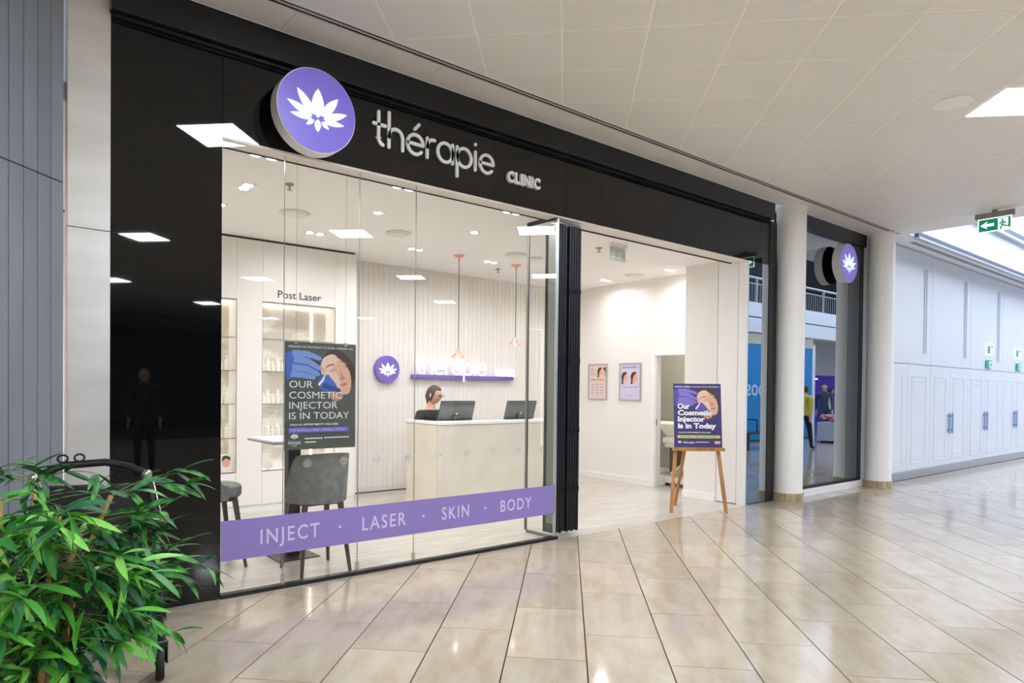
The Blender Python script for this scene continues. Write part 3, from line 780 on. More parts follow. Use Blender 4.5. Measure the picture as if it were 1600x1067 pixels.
def bench(x, y):
    o = root('bench', (x, y, 0), label='dark wooden bench by the blue hoarding, mirrored beside the column', cat='bench')
    for k in range(4): part('slat', MB().box(x-0.9, x+0.9, y-0.25+0.13*k, y-0.25+0.13*k+0.11, 0.42, 0.46), 'bench_wood', o)
    for sx in (-0.75, 0.75):
        part('leg', MB().box(x+sx-0.05, x+sx+0.05, y-0.24, y-0.14, 0, 0.42), 'bench_wood', o)
        part('leg', MB().box(x+sx-0.05, x+sx+0.05, y+0.14, y+0.24, 0, 0.42), 'bench_wood', o)
    part('armrest', MB().tube([(x-0.3, y-0.2, 0.46), (x-0.3, y-0.2, 0.78), (x-0.3, y+0.2, 0.78), (x-0.3, y+0.2, 0.46)], 0.018), 'black_plastic', o)
bench(15.1, -4.75)
def planter(x, y):
    o = root('planter', (x, y, 0), label='grey planter box with pink flowers, mirrored in the dark window', cat='planter')
    part('box', MB().box(x-0.7, x+0.7, y-0.3, y+0.3, 0.06, 0.62), 'planter_grey', o, bevel=0.01)
    part('foot', MB().box(x-0.6, x+0.6, y-0.22, y+0.22, 0, 0.06), 'black_plastic', o)
    fl_ = MB()
    rr = random.Random(3)
    for k in range(70):
        fl_.ellipsoid((x+rr.uniform(-0.62, 0.62), y+rr.uniform(-0.24, 0.24), 0.66+rr.uniform(0, 0.16)), (0.06, 0.06, 0.05), 8, 5)
    part('flowers', fl_, 'flower_pink', o, kind='stuff', smooth=True)
planter(19.6, -4.75)

# ------------------------------------------------------------------ signs on the shop front
def disc_sign(c, R, depth, yb, name, label):
    """lit round sign facing -y; c = (x, z) of the face centre, yb = y of its back"""
    o = root(name, (c[0], yb, c[1]), label=label, cat='sign')
    part('can', MB().cyl((c[0], yb, c[1]), (c[0], yb-depth, c[1]), R, n=64), 'paper_white', o, smooth=True)
    f_ = part('face', MB().cyl((c[0], yb-depth, c[1]), (c[0], yb-depth-0.006, c[1]), R-0.006, n=64), 'purple_lit', o, smooth=True)
    for p_ in lotus(R*0.93, 0.004): part('petal', p_.xf(sheet(c[0], c[1], yb-depth-0.006)), 'lotus_lit', f_)
    return o
s1 = disc_sign((0.585, 3.447), 0.297, 0.115, -0.135, 'lotus_sign', 'large round lit purple sign with white lotus above the shop window')
part('bracket', MB().box(0.50, 0.67, -0.135, -0.02, 3.40, 3.55), 'black_plastic', s1)
s2 = disc_sign((8.98, 3.417), 0.287, 0.115, -0.135, 'lotus_sign', 'smaller-looking round purple lotus sign by the far column, over the dark window')
part('bracket', MB().box(8.9, 9.06, -0.135, -0.05, 3.36, 3.5), 'black_plastic', s2)

# monoline glyphs, x-height 1
GL = {
 't': ([[(0.30, 1.62), (0.30, 0.36)]+arc(0.60, 0.36, 0.30, 0.34, 180, 262, 6), [(0.0, 1.0), (0.70, 1.0)]], 0.92),
 'h': ([[(0.0, 1.72), (0.0, 0.0)], [(0.0, 0.50)]+arc(0.42, 0.55, 0.42, 0.43, 180, 0, 12)+[(0.84, 0.0)]], 1.14),
 'e': ([[(0.02, 0.52), (0.98, 0.52)]+arc(0.5, 0.5, 0.5, 0.5, 8, 318, 22)], 1.26),
 'é': ([[(0.02, 0.52), (0.98, 0.52)]+arc(0.5, 0.5, 0.5, 0.5, 8, 318, 22), [(0.46, 1.28), (0.72, 1.56)]], 1.26),
 'r': ([[(0.0, 1.0), (0.0, 0.0)], [(0.0, 0.50)]+arc(0.40, 0.56, 0.40, 0.42, 180, 78, 8)], 0.70),
 'a': ([arc(0.5, 0.5, 0.5, 0.5, 0, 360, 26), [(1.0, 1.0), (1.0, 0.0)]], 1.32),
 'p': ([arc(0.5, 0.5, 0.5, 0.5, 0, 360, 26), [(0.0, 1.0), (0.0, -0.58)]], 1.30),
 'i': ([[(0.0, 1.0), (0.0, 0.0)], [(0.0, 1.39), (0.0, 1.42)]], 0.34),
}
def word(s_, x0, width, z0, y, xh, mat, parent, w=0.165, depth=0.03, name='letter'):
    tot = sum(GL[c][1] for c in s_)-(GL[s_[-1]][1]-1.0)
    kx = width/tot; x = x0
    for c in s_:
        polys, adv = GL[c]
        sc_ = [[(px*kx, py*xh) for px, py in pl] for pl in polys]
        part(name, stroke(sc_, w*xh, depth).xf(sheet(x, z0, y)), mat, parent)
        x += adv*kx
sg = root('shop_name_sign', (1.77, -0.02, 3.32), label='raised white lowercase shop name on the black fascia', cat='sign')
word('thérapie', 1.150, 1.215, 3.412, -0.024, 0.160, 'letter_white', sg, 0.165, 0.018)
sg2 = root('clinic_sign', (2.72, -0.02, 3.38), label='small bold white word after the shop name on the fascia', cat='sign')
x = 2.525
for ch, wd in (('C', 0.080), ('L', 0.056), ('I', 0.022), ('N', 0.084), ('I', 0.022), ('C', 0.080)):
    part('letter', text_mb(ch, 0.135, 0.006, 0.03, width=wd).xf(sheet(x, 3.388, -0.024)), 'letter_white', sg2)
    x += wd+0.012

# ------------------------------------------------------------------ signs inside
s3 = root('lotus_sign', (3.312, 3.54, 1.55), label='round purple lotus sign on the ribbed wall behind reception', cat='sign')
part('can', MB().cyl((3.312, 3.54, 1.75), (3.312, 3.48, 1.75), 0.192, n=48), 'purple', s3, smooth=True)
for p_ in lotus(0.178, 0.006): part('petal', p_.xf(sheet(3.312, 1.745, 3.48)), 'lotus_lit', s3)
ns = root('neon_name_sign', (4.67, 3.54, 1.64), label='glowing white shop name on a purple bar behind reception', cat='sign')
part('bar', MB().box(3.72, 5.63, 3.47, 3.54, 1.635, 1.69), 'purple', ns, bevel=0.004)
word('thérapie', 3.76, 1.29, 1.700, 3.475, 0.165, 'neon_white', ns, 0.14, 0.02, 'letter')
x = 5.23
for ch, wd in (('C', 0.085), ('L', 0.06), ('I', 0.026), ('N', 0.09), ('I', 0.026), ('C', 0.085)):
    part('letter', text_mb(ch, 0.14, 0.008, 0.03, width=wd).xf(sheet(x, 1.70, 3.47)), 'neon_white', ns)
    x += wd+0.004
pl_ = root('post_laser_lettering', (1.87, WS, 2.55), label='thin black words over the lit niche on the display wall', cat='lettering')
part('lettering', text_mb('Post Laser', 0.128, 0.0006, 0.003, width=0.555).xf(sheet(1.597, 2.558, WS-0.001)), 'print_ink', pl_)

# ------------------------------------------------------------------ posters (flat print as thin shapes on the sheet)
def P2(pts): return MB().prism(pts, 0, 0.0004)
def blob(cx, cy, rx, ry, n=20, rot=0.0):
    c_, s_ = math.cos(rot), math.sin(rot)
    return [(cx+rx*math.cos(2*PI*k/n)*c_-ry*math.sin(2*PI*k/n)*s_, cy+rx*math.cos(2*PI*k/n)*s_+ry*math.sin(2*PI*k/n)*c_) for k in range(n)]
def strip_poly(pts, ws_):
    """tapered finger-like outline"""
    L = []; R = []
    for i, p in enumerate(pts):
        a = Vector(pts[max(i-1, 0)]); b_ = Vector(pts[min(i+1, len(pts)-1)]); t = (b_-a).normalized(); nn = Vector((-t.y, t.x))
        L.append(Vector(p)+nn*ws_[i]/2); R.append(Vector(p)-nn*ws_[i]/2)
    t = (Vector(pts[-1])-Vector(pts[-2])).normalized()
    cap = Vector(pts[-1])+t*ws_[-1]*0.45
    return [tuple(q) for q in R]+[tuple(cap)]+[tuple(q) for q in L[::-1]]
def poster(o, w, h, bg, glove, M, caps):
    """injector poster in sheet coordinates, origin at the lower left; M puts it in the thing's axes"""
    lay = [0.0]
    def ad(name, mb, mat):
        lay[0] += 0.00025
        part(name, mb.xf(M @ Matrix.Translation((0, 0, 0.003+lay[0]))), mat, o, local=True)
    part('sheet', MB().box(0, w, 0, h, 0, 0.003).xf(M), bg, o, local=True)
    gm, gl, gd = glove
    W = lambda pts: [(x*w, y*h) for x, y in pts]
    # reclining face, chin down right
    def tilted(cx, cy, a, b_, chin=0.0, n=28):
        # oval along the tilted face axis (forehead upper left, chin lower right)
        ang = math.atan2(-0.275, 0.197); c_, s_ = math.cos(ang), math.sin(ang); out = []
        for k in range(n):
            u_ = math.cos(2*PI*k/n); v_ = math.sin(2*PI*k/n)
            wv = b_*v_*(1-chin*max(0, u_)**2)
            out.append((cx*w+a*u_*c_-wv*s_, cy*h+a*u_*s_+wv*c_))
        return out
    ad('hair_print', P2(tilted(0.76, 0.755, 0.165, 0.118)), 'print_hair')
    ad('neck_print', P2(W([(0.66, 0.60), (0.84, 0.56), (0.80, 0.47), (0.70, 0.44), (0.60, 0.50)])), 'print_skin_dark')
    ad('face_print', P2(tilted(0.72, 0.695, 0.172, 0.112, 0.35)), 'print_skin')
    ad('cheek_print', P2(tilted(0.66, 0.665, 0.085, 0.05)), 'print_skin_light')
    ad('forehead_print', P2(tilted(0.62, 0.825, 0.05, 0.07)), 'print_skin_light')
    ad('brow_print', P2(W([(0.56, 0.775), (0.615, 0.80), (0.69, 0.805), (0.69, 0.793), (0.62, 0.787), (0.57, 0.765)])), 'print_brow')
    ad('brow_print', P2(W([(0.77, 0.835), (0.83, 0.835), (0.875, 0.815), (0.87, 0.805), (0.83, 0.823), (0.77, 0.823)])), 'print_brow')
    ad('eye_print', P2(W([(0.595, 0.745), (0.65, 0.735), (0.715, 0.755), (0.65, 0.728)])), 'print_hair')
    ad('eye_print', P2(W([(0.81, 0.79), (0.85, 0.788), (0.885, 0.775), (0.85, 0.78)])), 'print_hair')
    ad('nose_print', P2(W([(0.77, 0.745), (0.82, 0.69), (0.85, 0.665), (0.80, 0.648), (0.755, 0.655), (0.78, 0.69)])), 'print_skin_dark')
    ad('lip_print', P2(W([(0.77, 0.605), (0.82, 0.625), (0.875, 0.628), (0.86, 0.605), (0.81, 0.592)])), 'print_lip')
    # gloved hands
    ad('glove_print', P2(W([(0.0, 0.90), (0.14, 0.92), (0.30, 0.88), (0.46, 0.74), (0.40, 0.66), (0.30, 0.66), (0.22, 0.70), (0.02, 0.64)])), gm)
    for pts, ws_ in (([(0.10, 0.89), (0.30, 0.89), (0.48, 0.85)], (0.09, 0.085, 0.06)), ([(0.12, 0.84), (0.32, 0.82), (0.48, 0.755)], (0.09, 0.085, 0.06)), ([(0.10, 0.76), (0.30, 0.75), (0.46, 0.70)], (0.09, 0.085, 0.06)), ([(0.08, 0.70), (0.26, 0.69), (0.40, 0.67)], (0.08, 0.08, 0.06))):
        ad('glove_print', P2(strip_poly([(x*w, y*h) for x, y in pts], [q*w*0.95 for q in ws_])), gl)
    ad('glove_print', P2(W([(0.50, 0.70), (0.60, 0.70), (0.70, 0.62), (0.74, 0.56), (0.62, 0.53), (0.50, 0.56), (0.44, 0.62)])), gm)
    ad('glove_print', P2(strip_poly([(0.52*w, 0.60*h), (0.62*w, 0.58*h), (0.76*w, 0.55*h)], (0.07*w, 0.065*w, 0.05*w))), gd)
    ad('syringe_print', P2(strip_poly([(0.46*w, 0.60*h), (0.52*w, 0.65*h), (0.55*w, 0.70*h)], (0.03*w, 0.03*w, 0.015*w))), 'print_white')
    for (s_, x, y, sz, wd, mat, bold) in caps:
        t = text_mb(s_, sz*h, bold, 0.0003, width=wd*w)
        t.v = [(a+x*w, b_+y*h, c) for a, b_, c in t.v]
        ad('lettering', t, mat)
    return ad

wp = root('window_poster', (0.755, 0.03, 1.01), label='dark hanging poster with blue gloves and large white capitals inside the shop window', cat='poster')
M = sheet(-0.29, 0.0, 0.0)
ad = poster(wp, 0.578, 0.808, 'poster_dark', ('glove_blue', 'glove_blue_light', 'glove_dark'), M, [
    ('OUR', 0.06, 0.575, 0.092, 0.32, 'print_white', 0.0), ('COSMETIC', 0.06, 0.475, 0.092, 0.735, 'print_white', 0.0),
    ('INJECTOR', 0.06, 0.38, 0.092, 0.67, 'print_white', 0.0), ('IS IN TODAY', 0.06, 0.283, 0.092, 0.84, 'print_white', 0.0),
    ('DISCOVER THE TREATMENTS TO REVEAL A FRESHER YOU', 0.05, 0.945, 0.026, 0.90, 'print_white', 0.0),
    ('WALK-IN APPOINTMENTS WELCOME', 0.07, 0.222, 0.028, 0.67, 'print_white', 0.0003)])
ad('strip_print', MB().box(0.05*0.578, 0.90*0.578, 0.155*0.808, 0.205*0.808, 0, 0.0004), 'print_peri')
for s_, x, y, sz, wd in (('POP IN FOR A FREE CONSULTATION', 0.07, 0.168, 0.034, 0.78), ('thérapie', 0.045, 0.052, 0.05, 0.17), ('CLINIC', 0.10, 0.032, 0.018, 0.06), ('0800 000 000 | WWW.', 0.27, 0.088, 0.02, 0.22), ('SCAN TO BOOK TODAY', 0.50, 0.092, 0.02, 0.38), ('TERMS APPLY', 0.27, 0.058, 0.018, 0.20)):
    if 'SCAN' in s_ or '0800' in s_ or 'TERMS' in s_: continue
    t = text_mb(s_, sz*0.808, 0.0, 0.0003, width=wd*0.578); t.v = [(a+x*0.578, b_+y*0.808, c) for a, b_, c in t.v]
    ad('lettering', t, 'lilac_letter' if 'POP' in s_ else 'print_white')
lm = MB()
for p_ in lotus(0.042, 0.0004): lm.join(p_)
lm.v = [(a+0.13*0.578, b_+0.125*0.808, c) for a, b_, c in lm.v]; ad('lotus_mark', lm, 'print_white')
for x0, y0, wd in ((0.27, 0.095, 0.25), (0.54, 0.098, 0.36), (0.27, 0.062, 0.20)):
    for q in range(9 if wd > 0.2 else 7):
        x_ = (x0+wd*q/9)*0.578
        ad('small_print', MB().box(x_, x_+wd/11*0.578, y0*0.808, (y0+0.012)*0.808, 0, 0.0004), 'print_white')
part('suspension', MB().tube([(-0.20, 0.002, 0.808), (-0.20, 0.002, 2.155)], 0.0012, 5).tube([(0.20, 0.002, 0.808), (0.20, 0.002, 2.155)], 0.0012, 5), 'grey_metal', wp, local=True)
part('clip', MB().box(-0.215, -0.185, -0.004, 0.008, 0.79, 0.815).box(0.185, 0.215, -0.004, 0.008, 0.79, 0.815), 'chrome', wp, local=True)

# easel with its poster, turned towards the mall
EA = (5.67, 0.03)
erz = -math.radians(38.5)
ea = root('easel', (EA[0], EA[1], 0), erz, 'wooden tripod display easel standing at the clinic entrance', 'easel')
part('leg', MB().bar((-0.335, -0.03, 0), (-0.20, 0.16, 1.50), 0.045, 0.022, (0, 1, 0)), 'easel_wood', ea, local=True, bevel=0.003)
part('leg', MB().bar((0.335, -0.03, 0), (0.18, 0.16, 1.50), 0.045, 0.022, (0, 1, 0)), 'easel_wood', ea, local=True, bevel=0.003)
part('rear_leg', MB().bar((-0.14, 0.52, 0), (-0.01, 0.17, 1.46), 0.04, 0.022, (0, 1, 0)), 'easel_wood', ea, local=True, bevel=0.003)
part('ledge', MB().box(-0.315, 0.315, -0.015, 0.055, 0.755, 0.795), 'easel_wood', ea, local=True, bevel=0.004)
part('crossbar', MB().box(-0.20, 0.20, 0.135, 0.16, 1.30, 1.345), 'easel_wood', ea, local=True, bevel=0.003)
tilt = math.radians(7)
ep = root('easel_poster', (EA[0], EA[1], 0.797), erz, 'purple poster with violet gloves and bold white words resting on the easel', 'poster')
M = Matrix(((1, 0, 0, -0.293), (0, math.sin(tilt), -math.cos(tilt), 0.022), (0, math.cos(tilt), math.sin(tilt), 0.0), (0, 0, 0, 1)))
pw, ph = 0.586, 0.785
ad = poster(ep, pw, ph, 'poster_purple', ('glove_violet', 'glove_violet_light', 'glove_violet'), M, [
    ('Our', 0.08, 0.605, 0.108, 0.26, 'print_white', 0.004), ('Cosmetic', 0.08, 0.505, 0.108, 0.72, 'print_white', 0.004),
    ('Injector', 0.08, 0.405, 0.108, 0.57, 'print_white', 0.004), ('is in Today', 0.08, 0.30, 0.108, 0.80, 'print_white', 0.004),
    ('SPECIAL OFFERS', 0.03, 0.940, 0.028, 0.33, 'print_white', 0.0008), ('AVAILABLE ON ALL TREATMENTS', 0.38, 0.940, 0.028, 0.58, 'print_white', 0.0003), ('WALK-IN APPOINTMENTS WELCOME', 0.08, 0.222, 0.027, 0.68, 'print_white', 0.0004)])
pill = [(0.09*pw+0.018*math.cos(a), 0.165*ph+0.018*math.sin(a)) for a in np.linspace(PI/2, 3*PI/2, 9)]+[(0.93*pw+0.018*math.cos(a), 0.165*ph+0.018*math.sin(a)) for a in np.linspace(-PI/2, PI/2, 9)]
ad('strip_print', P2([tuple(map(float, q)) for q in pill]), 'print_lime')
for s_, x, y, sz, wd, mat in (('POP IN FOR A FREE CONSULTATION', 0.12, 0.153, 0.03, 0.76, 'print_ink'), ('thérapie', 0.18, 0.062, 0.05, 0.24, 'print_white')):
    t = text_mb(s_, sz*ph, 0.0003, 0.0003, width=wd*pw); t.v = [(a+x*pw, b_+y*ph, c) for a, b_, c in t.v]; ad('lettering', t, mat)
lm = MB()
for p_ in lotus(0.032, 0.0004): lm.join(p_)
lm.v = [(a+0.11*pw, b_+0.082*ph, c) for a, b_, c in lm.v]; ad('lotus_mark', lm, 'print_white')
ad('badge_print', MB().box(0.84*pw, 0.955*pw, 0.055*ph, 0.10*ph, 0, 0.0004), 'print_pink')
for q in range(8): ad('small_print', MB().box((0.45+0.034*q)*pw, (0.475+0.034*q)*pw, 0.075*ph, 0.088*ph, 0, 0.0004), 'print_white')

# two framed notices on the right wall of the clinic (they face -x)
def notice(y0, y1, z0, z1, name, label, bg):
    o = root(name, (7.05, (y0+y1)/2, z0), -PI/2, label, 'poster')   # local x = -y of the world, local -y = -x
    w, h = y1-y0, z1-z0
    M = Matrix(((1, 0, 0, -w/2), (0, 0, -1, -0.012), (0, 1, 0, 0), (0, 0, 0, 1)))
    part('frame', MB().box(0, w, 0, 0.018, 0, 0.012).box(0, w, h-0.018, h, 0, 0.012).box(0, 0.018, 0.018, h-0.018, 0, 0.012).box(w-0.018, w, 0.018, h-0.018, 0, 0.012).xf(M), 'silver_frame', o, local=True, bevel=0.002)
    part('sheet', MB().box(0.01, w-0.01, 0.01, h-0.01, -0.010, 0.002).xf(M), bg, o, local=True)
    k = [0.002]
    def ad(name, mb, mat):
        k[0] += 0.0004; part(name, mb.xf(M @ Matrix.Translation((0, 0, k[0]))), mat, o, local=True)
    return ad, w, h
def headprint(ad, cx, cy, s, flip=1):
    ad('hair_print', P2([(cx+flip*x*s, cy+y*s) for x, y in ((0.25, 0.5), (0.0, 0.62), (-0.35, 0.5), (-0.5, 0.15), (-0.42, -0.35), (-0.50, -0.62), (-0.2, -0.55), (0.0, 0.1))]), 'print_hair')
    ad('face_print', P2([(cx+flip*x*s, cy+y*s) for x, y in ((0.22, 0.48), (0.30, 0.25), (0.42, 0.05), (0.32, -0.02), (0.33, -0.2), (0.22, -0.32), (0.02, -0.30), (0.06, -0.55), (-0.25, -0.6), (-0.22, -0.15), (-0.1, 0.2))]), 'print_skin')
    ad('eye_print', P2([(cx+flip*x*s, cy+y*s) for x, y in ((0.16, 0.16), (0.27, 0.17), (0.16, 0.12))]), 'print_brow')
    ad('lip_print', P2([(cx+flip*x*s, cy+y*s) for x, y in ((0.22, -0.14), (0.34, -0.12), (0.24, -0.19))]), 'print_lip')
ad, w, h = notice(2.739, 3.157, 1.332, 1.934, 'framed_notice', 'pink framed notice with two faces on the clinic wall, nearer the folded doors', 'poster_pink')
ad('photo_print', MB().box(0.55*w, 0.94*w, 0.60*h, 0.90*h, 0, 0.0003), 'print_skin_light')
headprint(ad, 0.66*w, 0.76*h, 0.14); headprint(ad, 0.86*w, 0.77*h, 0.13, -1)
for s_, x, y, sz, wd in (('Anti', 0.12, 0.83, 0.06, 0.17), ('Injectable', 0.12, 0.76, 0.035, 0.22), ('Treatment', 0.12, 0.70, 0.035, 0.3), ('WRINKLE RELAXING', 0.13, 0.545, 0.05, 0.72)):
    t = text_mb(s_, sz*h, 0.0, 0.0003, width=wd*w); t.v = [(a+x*w, b_+y*h, c) for a, b_, c in t.v]; ad('lettering', t, 'print_ink')
for r_ in range(4):
    for q in range(3): ad('small_print', MB().box((0.2+0.24*q)*w, (0.34+0.24*q)*w, (0.42-0.08*r_)*h, (0.435-0.08*r_)*h, 0, 0.0003), 'print_grey')
ad, w, h = notice(2.033, 2.471, 1.330, 1.932, 'framed_notice', 'lilac framed notice with two profile heads on the clinic wall, nearer the doorway', 'poster_lilac')
headprint(ad, 0.28*w, 0.60*h, 0.165); headprint(ad, 0.72*w, 0.60*h, 0.165)
for s_, x, y, sz, wd in (('Dermal Filler', 0.15, 0.86, 0.075, 0.7), ('Tissue Of Lips', 0.14, 0.345, 0.042, 0.74), ('thérapie', 0.34, 0.13, 0.03, 0.32)):
    t = text_mb(s_, sz*h, 0.0, 0.0003, width=wd*w); t.v = [(a+x*w, b_+y*h, c) for a, b_, c in t.v]; ad('lettering', t, 'print_ink')

# ------------------------------------------------------------------ reception desk, screens
dk = root('reception_desk', (3.9, 2.2, 0), label='pale stone-look reception counter facing the window', cat='desk')
part('front_panel', MB().box(3.09, 4.96, 1.83, 1.90, 0.0, 1.045), 'desk_stone', dk, bevel=0.004)
part('side_panel', MB().box(3.09, 3.16, 1.904, 2.60, 0.0, 1.045), 'desk_stone', dk, bevel=0.004)
part('side_panel', MB().box(4.89, 4.96, 1.904, 2.60, 0.0, 1.045), 'desk_stone', dk, bevel=0.004)
part('counter_top', MB().box(3.08, 4.97, 1.82, 2.10, 1.048, 1.085).box(3.08, 3.20, 2.10, 2.61, 1.048, 1.085).box(4.85, 4.97, 2.10, 2.61, 1.048, 1.085), 'white_gloss', dk, bevel=0.003)
part('worktop', MB().box(3.16, 4.89, 1.905, 2.42, 0.72, 0.75), 'white_gloss', dk)
def monitor(x, rz, label):
    o = root('monitor', (x, 2.19, 0.75), rz, label, 'monitor')
    T = Matrix.Rotation(math.radians(16), 4, 'X')
    L = Matrix.Translation((0, 0, 0.255))
    part('back', MB().box(-0.275, 0.275, -0.022, 0.0, 0.0, 0.335).xf(L @ T), 'screen_back', o, local=True, bevel=0.006)
    part('screen', MB().box(-0.268, 0.268, 0.0, 0.004, 0.012, 0.328).xf(L @ T), 'black_glass', o, local=True)
    part('rim', MB().box(-0.277, 0.277, -0.012, 0.002, -0.010, 0.0).box(-0.277, 0.277, -0.012, 0.002, 0.335, 0.341).xf(L @ T), 'black_plastic', o, local=True)
    part('logo', MB().cyl((0.0, -0.0225, 0.17), (0.0, -0.0235, 0.17), 0.016, n=16).xf(L @ T), 'chrome', o, local=True)
    part('stand', MB().box(-0.06, 0.06, -0.045, -0.022, 0.02, 0.16).xf(L @ T).bar((0, -0.02, 0.38), (0, -0.05, 0.012), 0.07, 0.02, (0, 1, 0)), 'screen_back', o, local=True, bevel=0.004)
    part('foot', MB().box(-0.11, 0.11, -0.12, 0.06, 0.0, 0.012), 'screen_back', o, local=True, bevel=0.003)
monitor(3.53, 0.05, 'slanted monitor back beside the receptionist on the counter')
monitor(4.60, 0.05, 'slanted monitor back at the far end of the counter, behind the glass edge')

# ------------------------------------------------------------------ velvet stools and the small table
def stool(x, y, rz, label):
    """seat faces local +y, shell back towards local -y"""
    o = root('bar_stool', (x, y, 0), rz, label, 'stool', 'grey velvet stools at the small table')
    nt, nz = 33, 9
    vs = []; fs = []
    def pt(t, s, inn):
        ang = math.radians(t)
        ab_ = abs(t)
        u_ = min(1, max(0, (ab_-52)/46)); u_ = u_*u_*(3-2*u_)
        top = 0.965-0.265*u_
        top -= 0.015*(ab_/52)**2 if ab_ < 52 else 0.015
        z0 = 0.565
        z = z0+(top-z0)*s
        fl_ = 1.0+0.10*s*(1-u_)
        rx, ry = (0.245-inn)*fl_, (0.225-inn)*fl_
        return (rx*math.sin(ang), -ry*math.cos(ang)+0.02, z-(0.012 if inn and s == 1 else 0))
    for inn in (0.0, 0.045):
        for i in range(nt):
            for j in range(nz):
                vs.append(pt(-104+208*i/(nt-1), j/(nz-1), inn))
    N = nt*nz
    for i in range(nt-1):
        for j in range(nz-1):
            a = i*nz+j; b_ = (i+1)*nz+j
            fs += [(a, b_, b_+1, a+1), (N+a, N+a+1, N+b_+1, N+b_)]
        a, b_ = i*nz, (i+1)*nz
        fs += [(a, N+a, N+b_, b_), (a+nz-1, b_+nz-1, N+b_+nz-1, N+a+nz-1)]
    for i in (0, nt-1):
        for j in range(nz-1):
            a = i*nz+j; fs.append((a, a+1, N+a+1, N+a) if i == 0 else (a, N+a, N+a+1, a+1))
    part('backrest', MB().add(vs, fs), 'velvet_grey', o, local=True, smooth=True)
    pr = [(0.205*math.copysign(abs(math.cos(a))**0.85, math.cos(a)), 0.035+0.20*math.copysign(abs(math.sin(a))**0.7, math.sin(a))) for a in np.linspace(0, 2*PI, 28, endpoint=False)]
    part('seat', MB().prism(pr, 0.575, 0.675), 'velvet_grey', o, local=True, smooth=True, bevel=0.025, seg=3)
    part('apron', MB().box(-0.16, 0.16, -0.13, 0.17, 0.545, 0.575), 'wood_dark', o, local=True)
    for sx in (-1, 1):
        for sy in (-1, 1):
            part('leg', MB().bar((sx*0.205, 0.02+sy*0.205, 0), (sx*0.15, 0.02+sy*0.13, 0.56), 0.022, 0.022, (0, 1, 0), 0.04, 0.04), 'wood_dark', o, local=True, bevel=0.003)
stool(0.855, 0.315, 0.0, 'grey velvet stool with its back to the window, below the poster')
stool(0.20, 0.93, -PI/2, 'grey velvet stool at the left side of the table, half hidden by the black pier')
tb = root('bar_table', (0.875, 0.885, 0), label='small square high table on a flat dark pedestal behind the stool', cat='table')
part('base_plate', MB().box(0.69, 1.06, 0.69, 1.08, 0.0, 0.012), 'dark_metal', tb, bevel=0.003)
part('pedestal', MB().box(0.825, 0.935, 0.835, 0.935, 0.012, 1.02), 'dark_metal', tb, bevel=0.004)
part('top', MB().box(0.565, 1.185, 0.50, 1.12, 1.02, 1.042), 'white_gloss', tb, bevel=0.004)
part('top_edge', MB().box(0.563, 1.187, 0.498, 1.122, 1.014, 1.022), 'grey_metal', tb)

# ------------------------------------------------------------------ lamps and fittings of the clinic ceiling
CZ = 3.23
def downlight(x, y, label, n_=1, along='x', k_=1.0):
    o = root('downlight', (x, y, CZ), label=label, cat='downlight', group='recessed clinic downlights')
    for k in range(n_):
        dx = (k-(n_-1)/2)*0.12
        px, py = (x+dx, y) if along == 'x' else (x, y+dx)
        hx = part('trim', MB().box(px-0.055, px+0.055, py-0.055, py+0.055, CZ-0.006, CZ), 'white_gloss', o)
        part('lens', MB().cyl((px, py, CZ-0.009), (px, py, CZ-0.006), 0.038, n=20), 'lamp_lens', hx)
    la = bpy.data.lights.new('downlight_beam', 'AREA'); la.shape = 'DISK'; la.size = 0.12
    la.energy = DOWN_W*k_*(1.0 if n_ == 1 else 1.6); la.color = (1.0, 0.985, 0.97); la.spread = math.radians(165)
    lo = bpy.data.objects.new('downlight_beam', la); COL.objects.link(lo); lo.parent = o; lo.location = (0, 0, -0.03)
downlight(0.40, 0.29, 'twin downlight close to the window glass above the hanging poster', 2)
downlight(0.555, 1.16, 'twin downlight above the small table', 2, 'y')
downlight(0.56, 1.90, 'downlight at the edge of the black pier near the display wall', 1, 'x', 0.5)
downlight(1.63, 0.29, 'twin downlight close to the window glass at the first pane joint', 2)
downlight(1.86, 1.17, 'single downlight between the two left round vents', 1)
downlight(1.75, 2.42, 'downlight washing the display wall over the lettering', 2, 'x', 0.4)
downlight(3.08, 2.41, 'twin downlight by the ribbed wall, left of the pendants', 2)
downlight(2.87, 0.29, 'twin downlight close to the window glass near the folded doors', 2)
downlight(3.09, 1.20, 'single downlight over the front of the counter', 1)
downlight(4.31, 2.44, 'twin downlight between the two pendants', 2)
downlight(5.55, 2.44, 'downlight hidden behind the folded doors, near the ribbed wall', 1, 'x', 0.8)
downlight(5.55, 1.20, 'downlight hidden behind the folded doors over the entrance', 1, 'x', 0.6)
downlight(6.63, 2.42, 'twin downlight near the far corner over the framed notices', 2, 'x', 0.55)
downlight(6.62, 1.20, 'bright twin downlight above the treatment room doorway', 2, 'x', 0.55)
downlight(4.3, 0.29, 'downlight above the folded doors at the entrance', 1, 'x', 0.6)
def vent(x, y, r, label):
    o = root('ceiling_vent', (x, y, CZ), label=label, cat='vent', group='round clinic ceiling vents')
    part('rim', MB().lathe([(r*0.86, -0.004), (r, -0.004), (r, -0.012), (r*0.86, -0.016)], (x, y, CZ), 32), 'white_paint', o, smooth=True)
    part('disc', MB().lathe([(0.001, -0.02), (r*0.74, -0.026), (r*0.78, -0.018), (0.001, -0.01)], (x, y, CZ), 32), 'white_paint', o, smooth=True)
    part('throat', MB().cyl((x, y, CZ-0.004), (x, y, CZ-0.001), r*0.86, n=32), 'sprinkler_grey', o)
vent(1.23, 1.73, 0.15, 'round white vent above the hanging poster')
vent(2.47, 1.80, 0.15, 'round white vent in the middle of the clinic ceiling')
vent(4.24, 1.83, 0.15, 'round white vent left of the return glass')
vent(4.60, 1.85, 0.10, 'small round vent seen through the return glass')
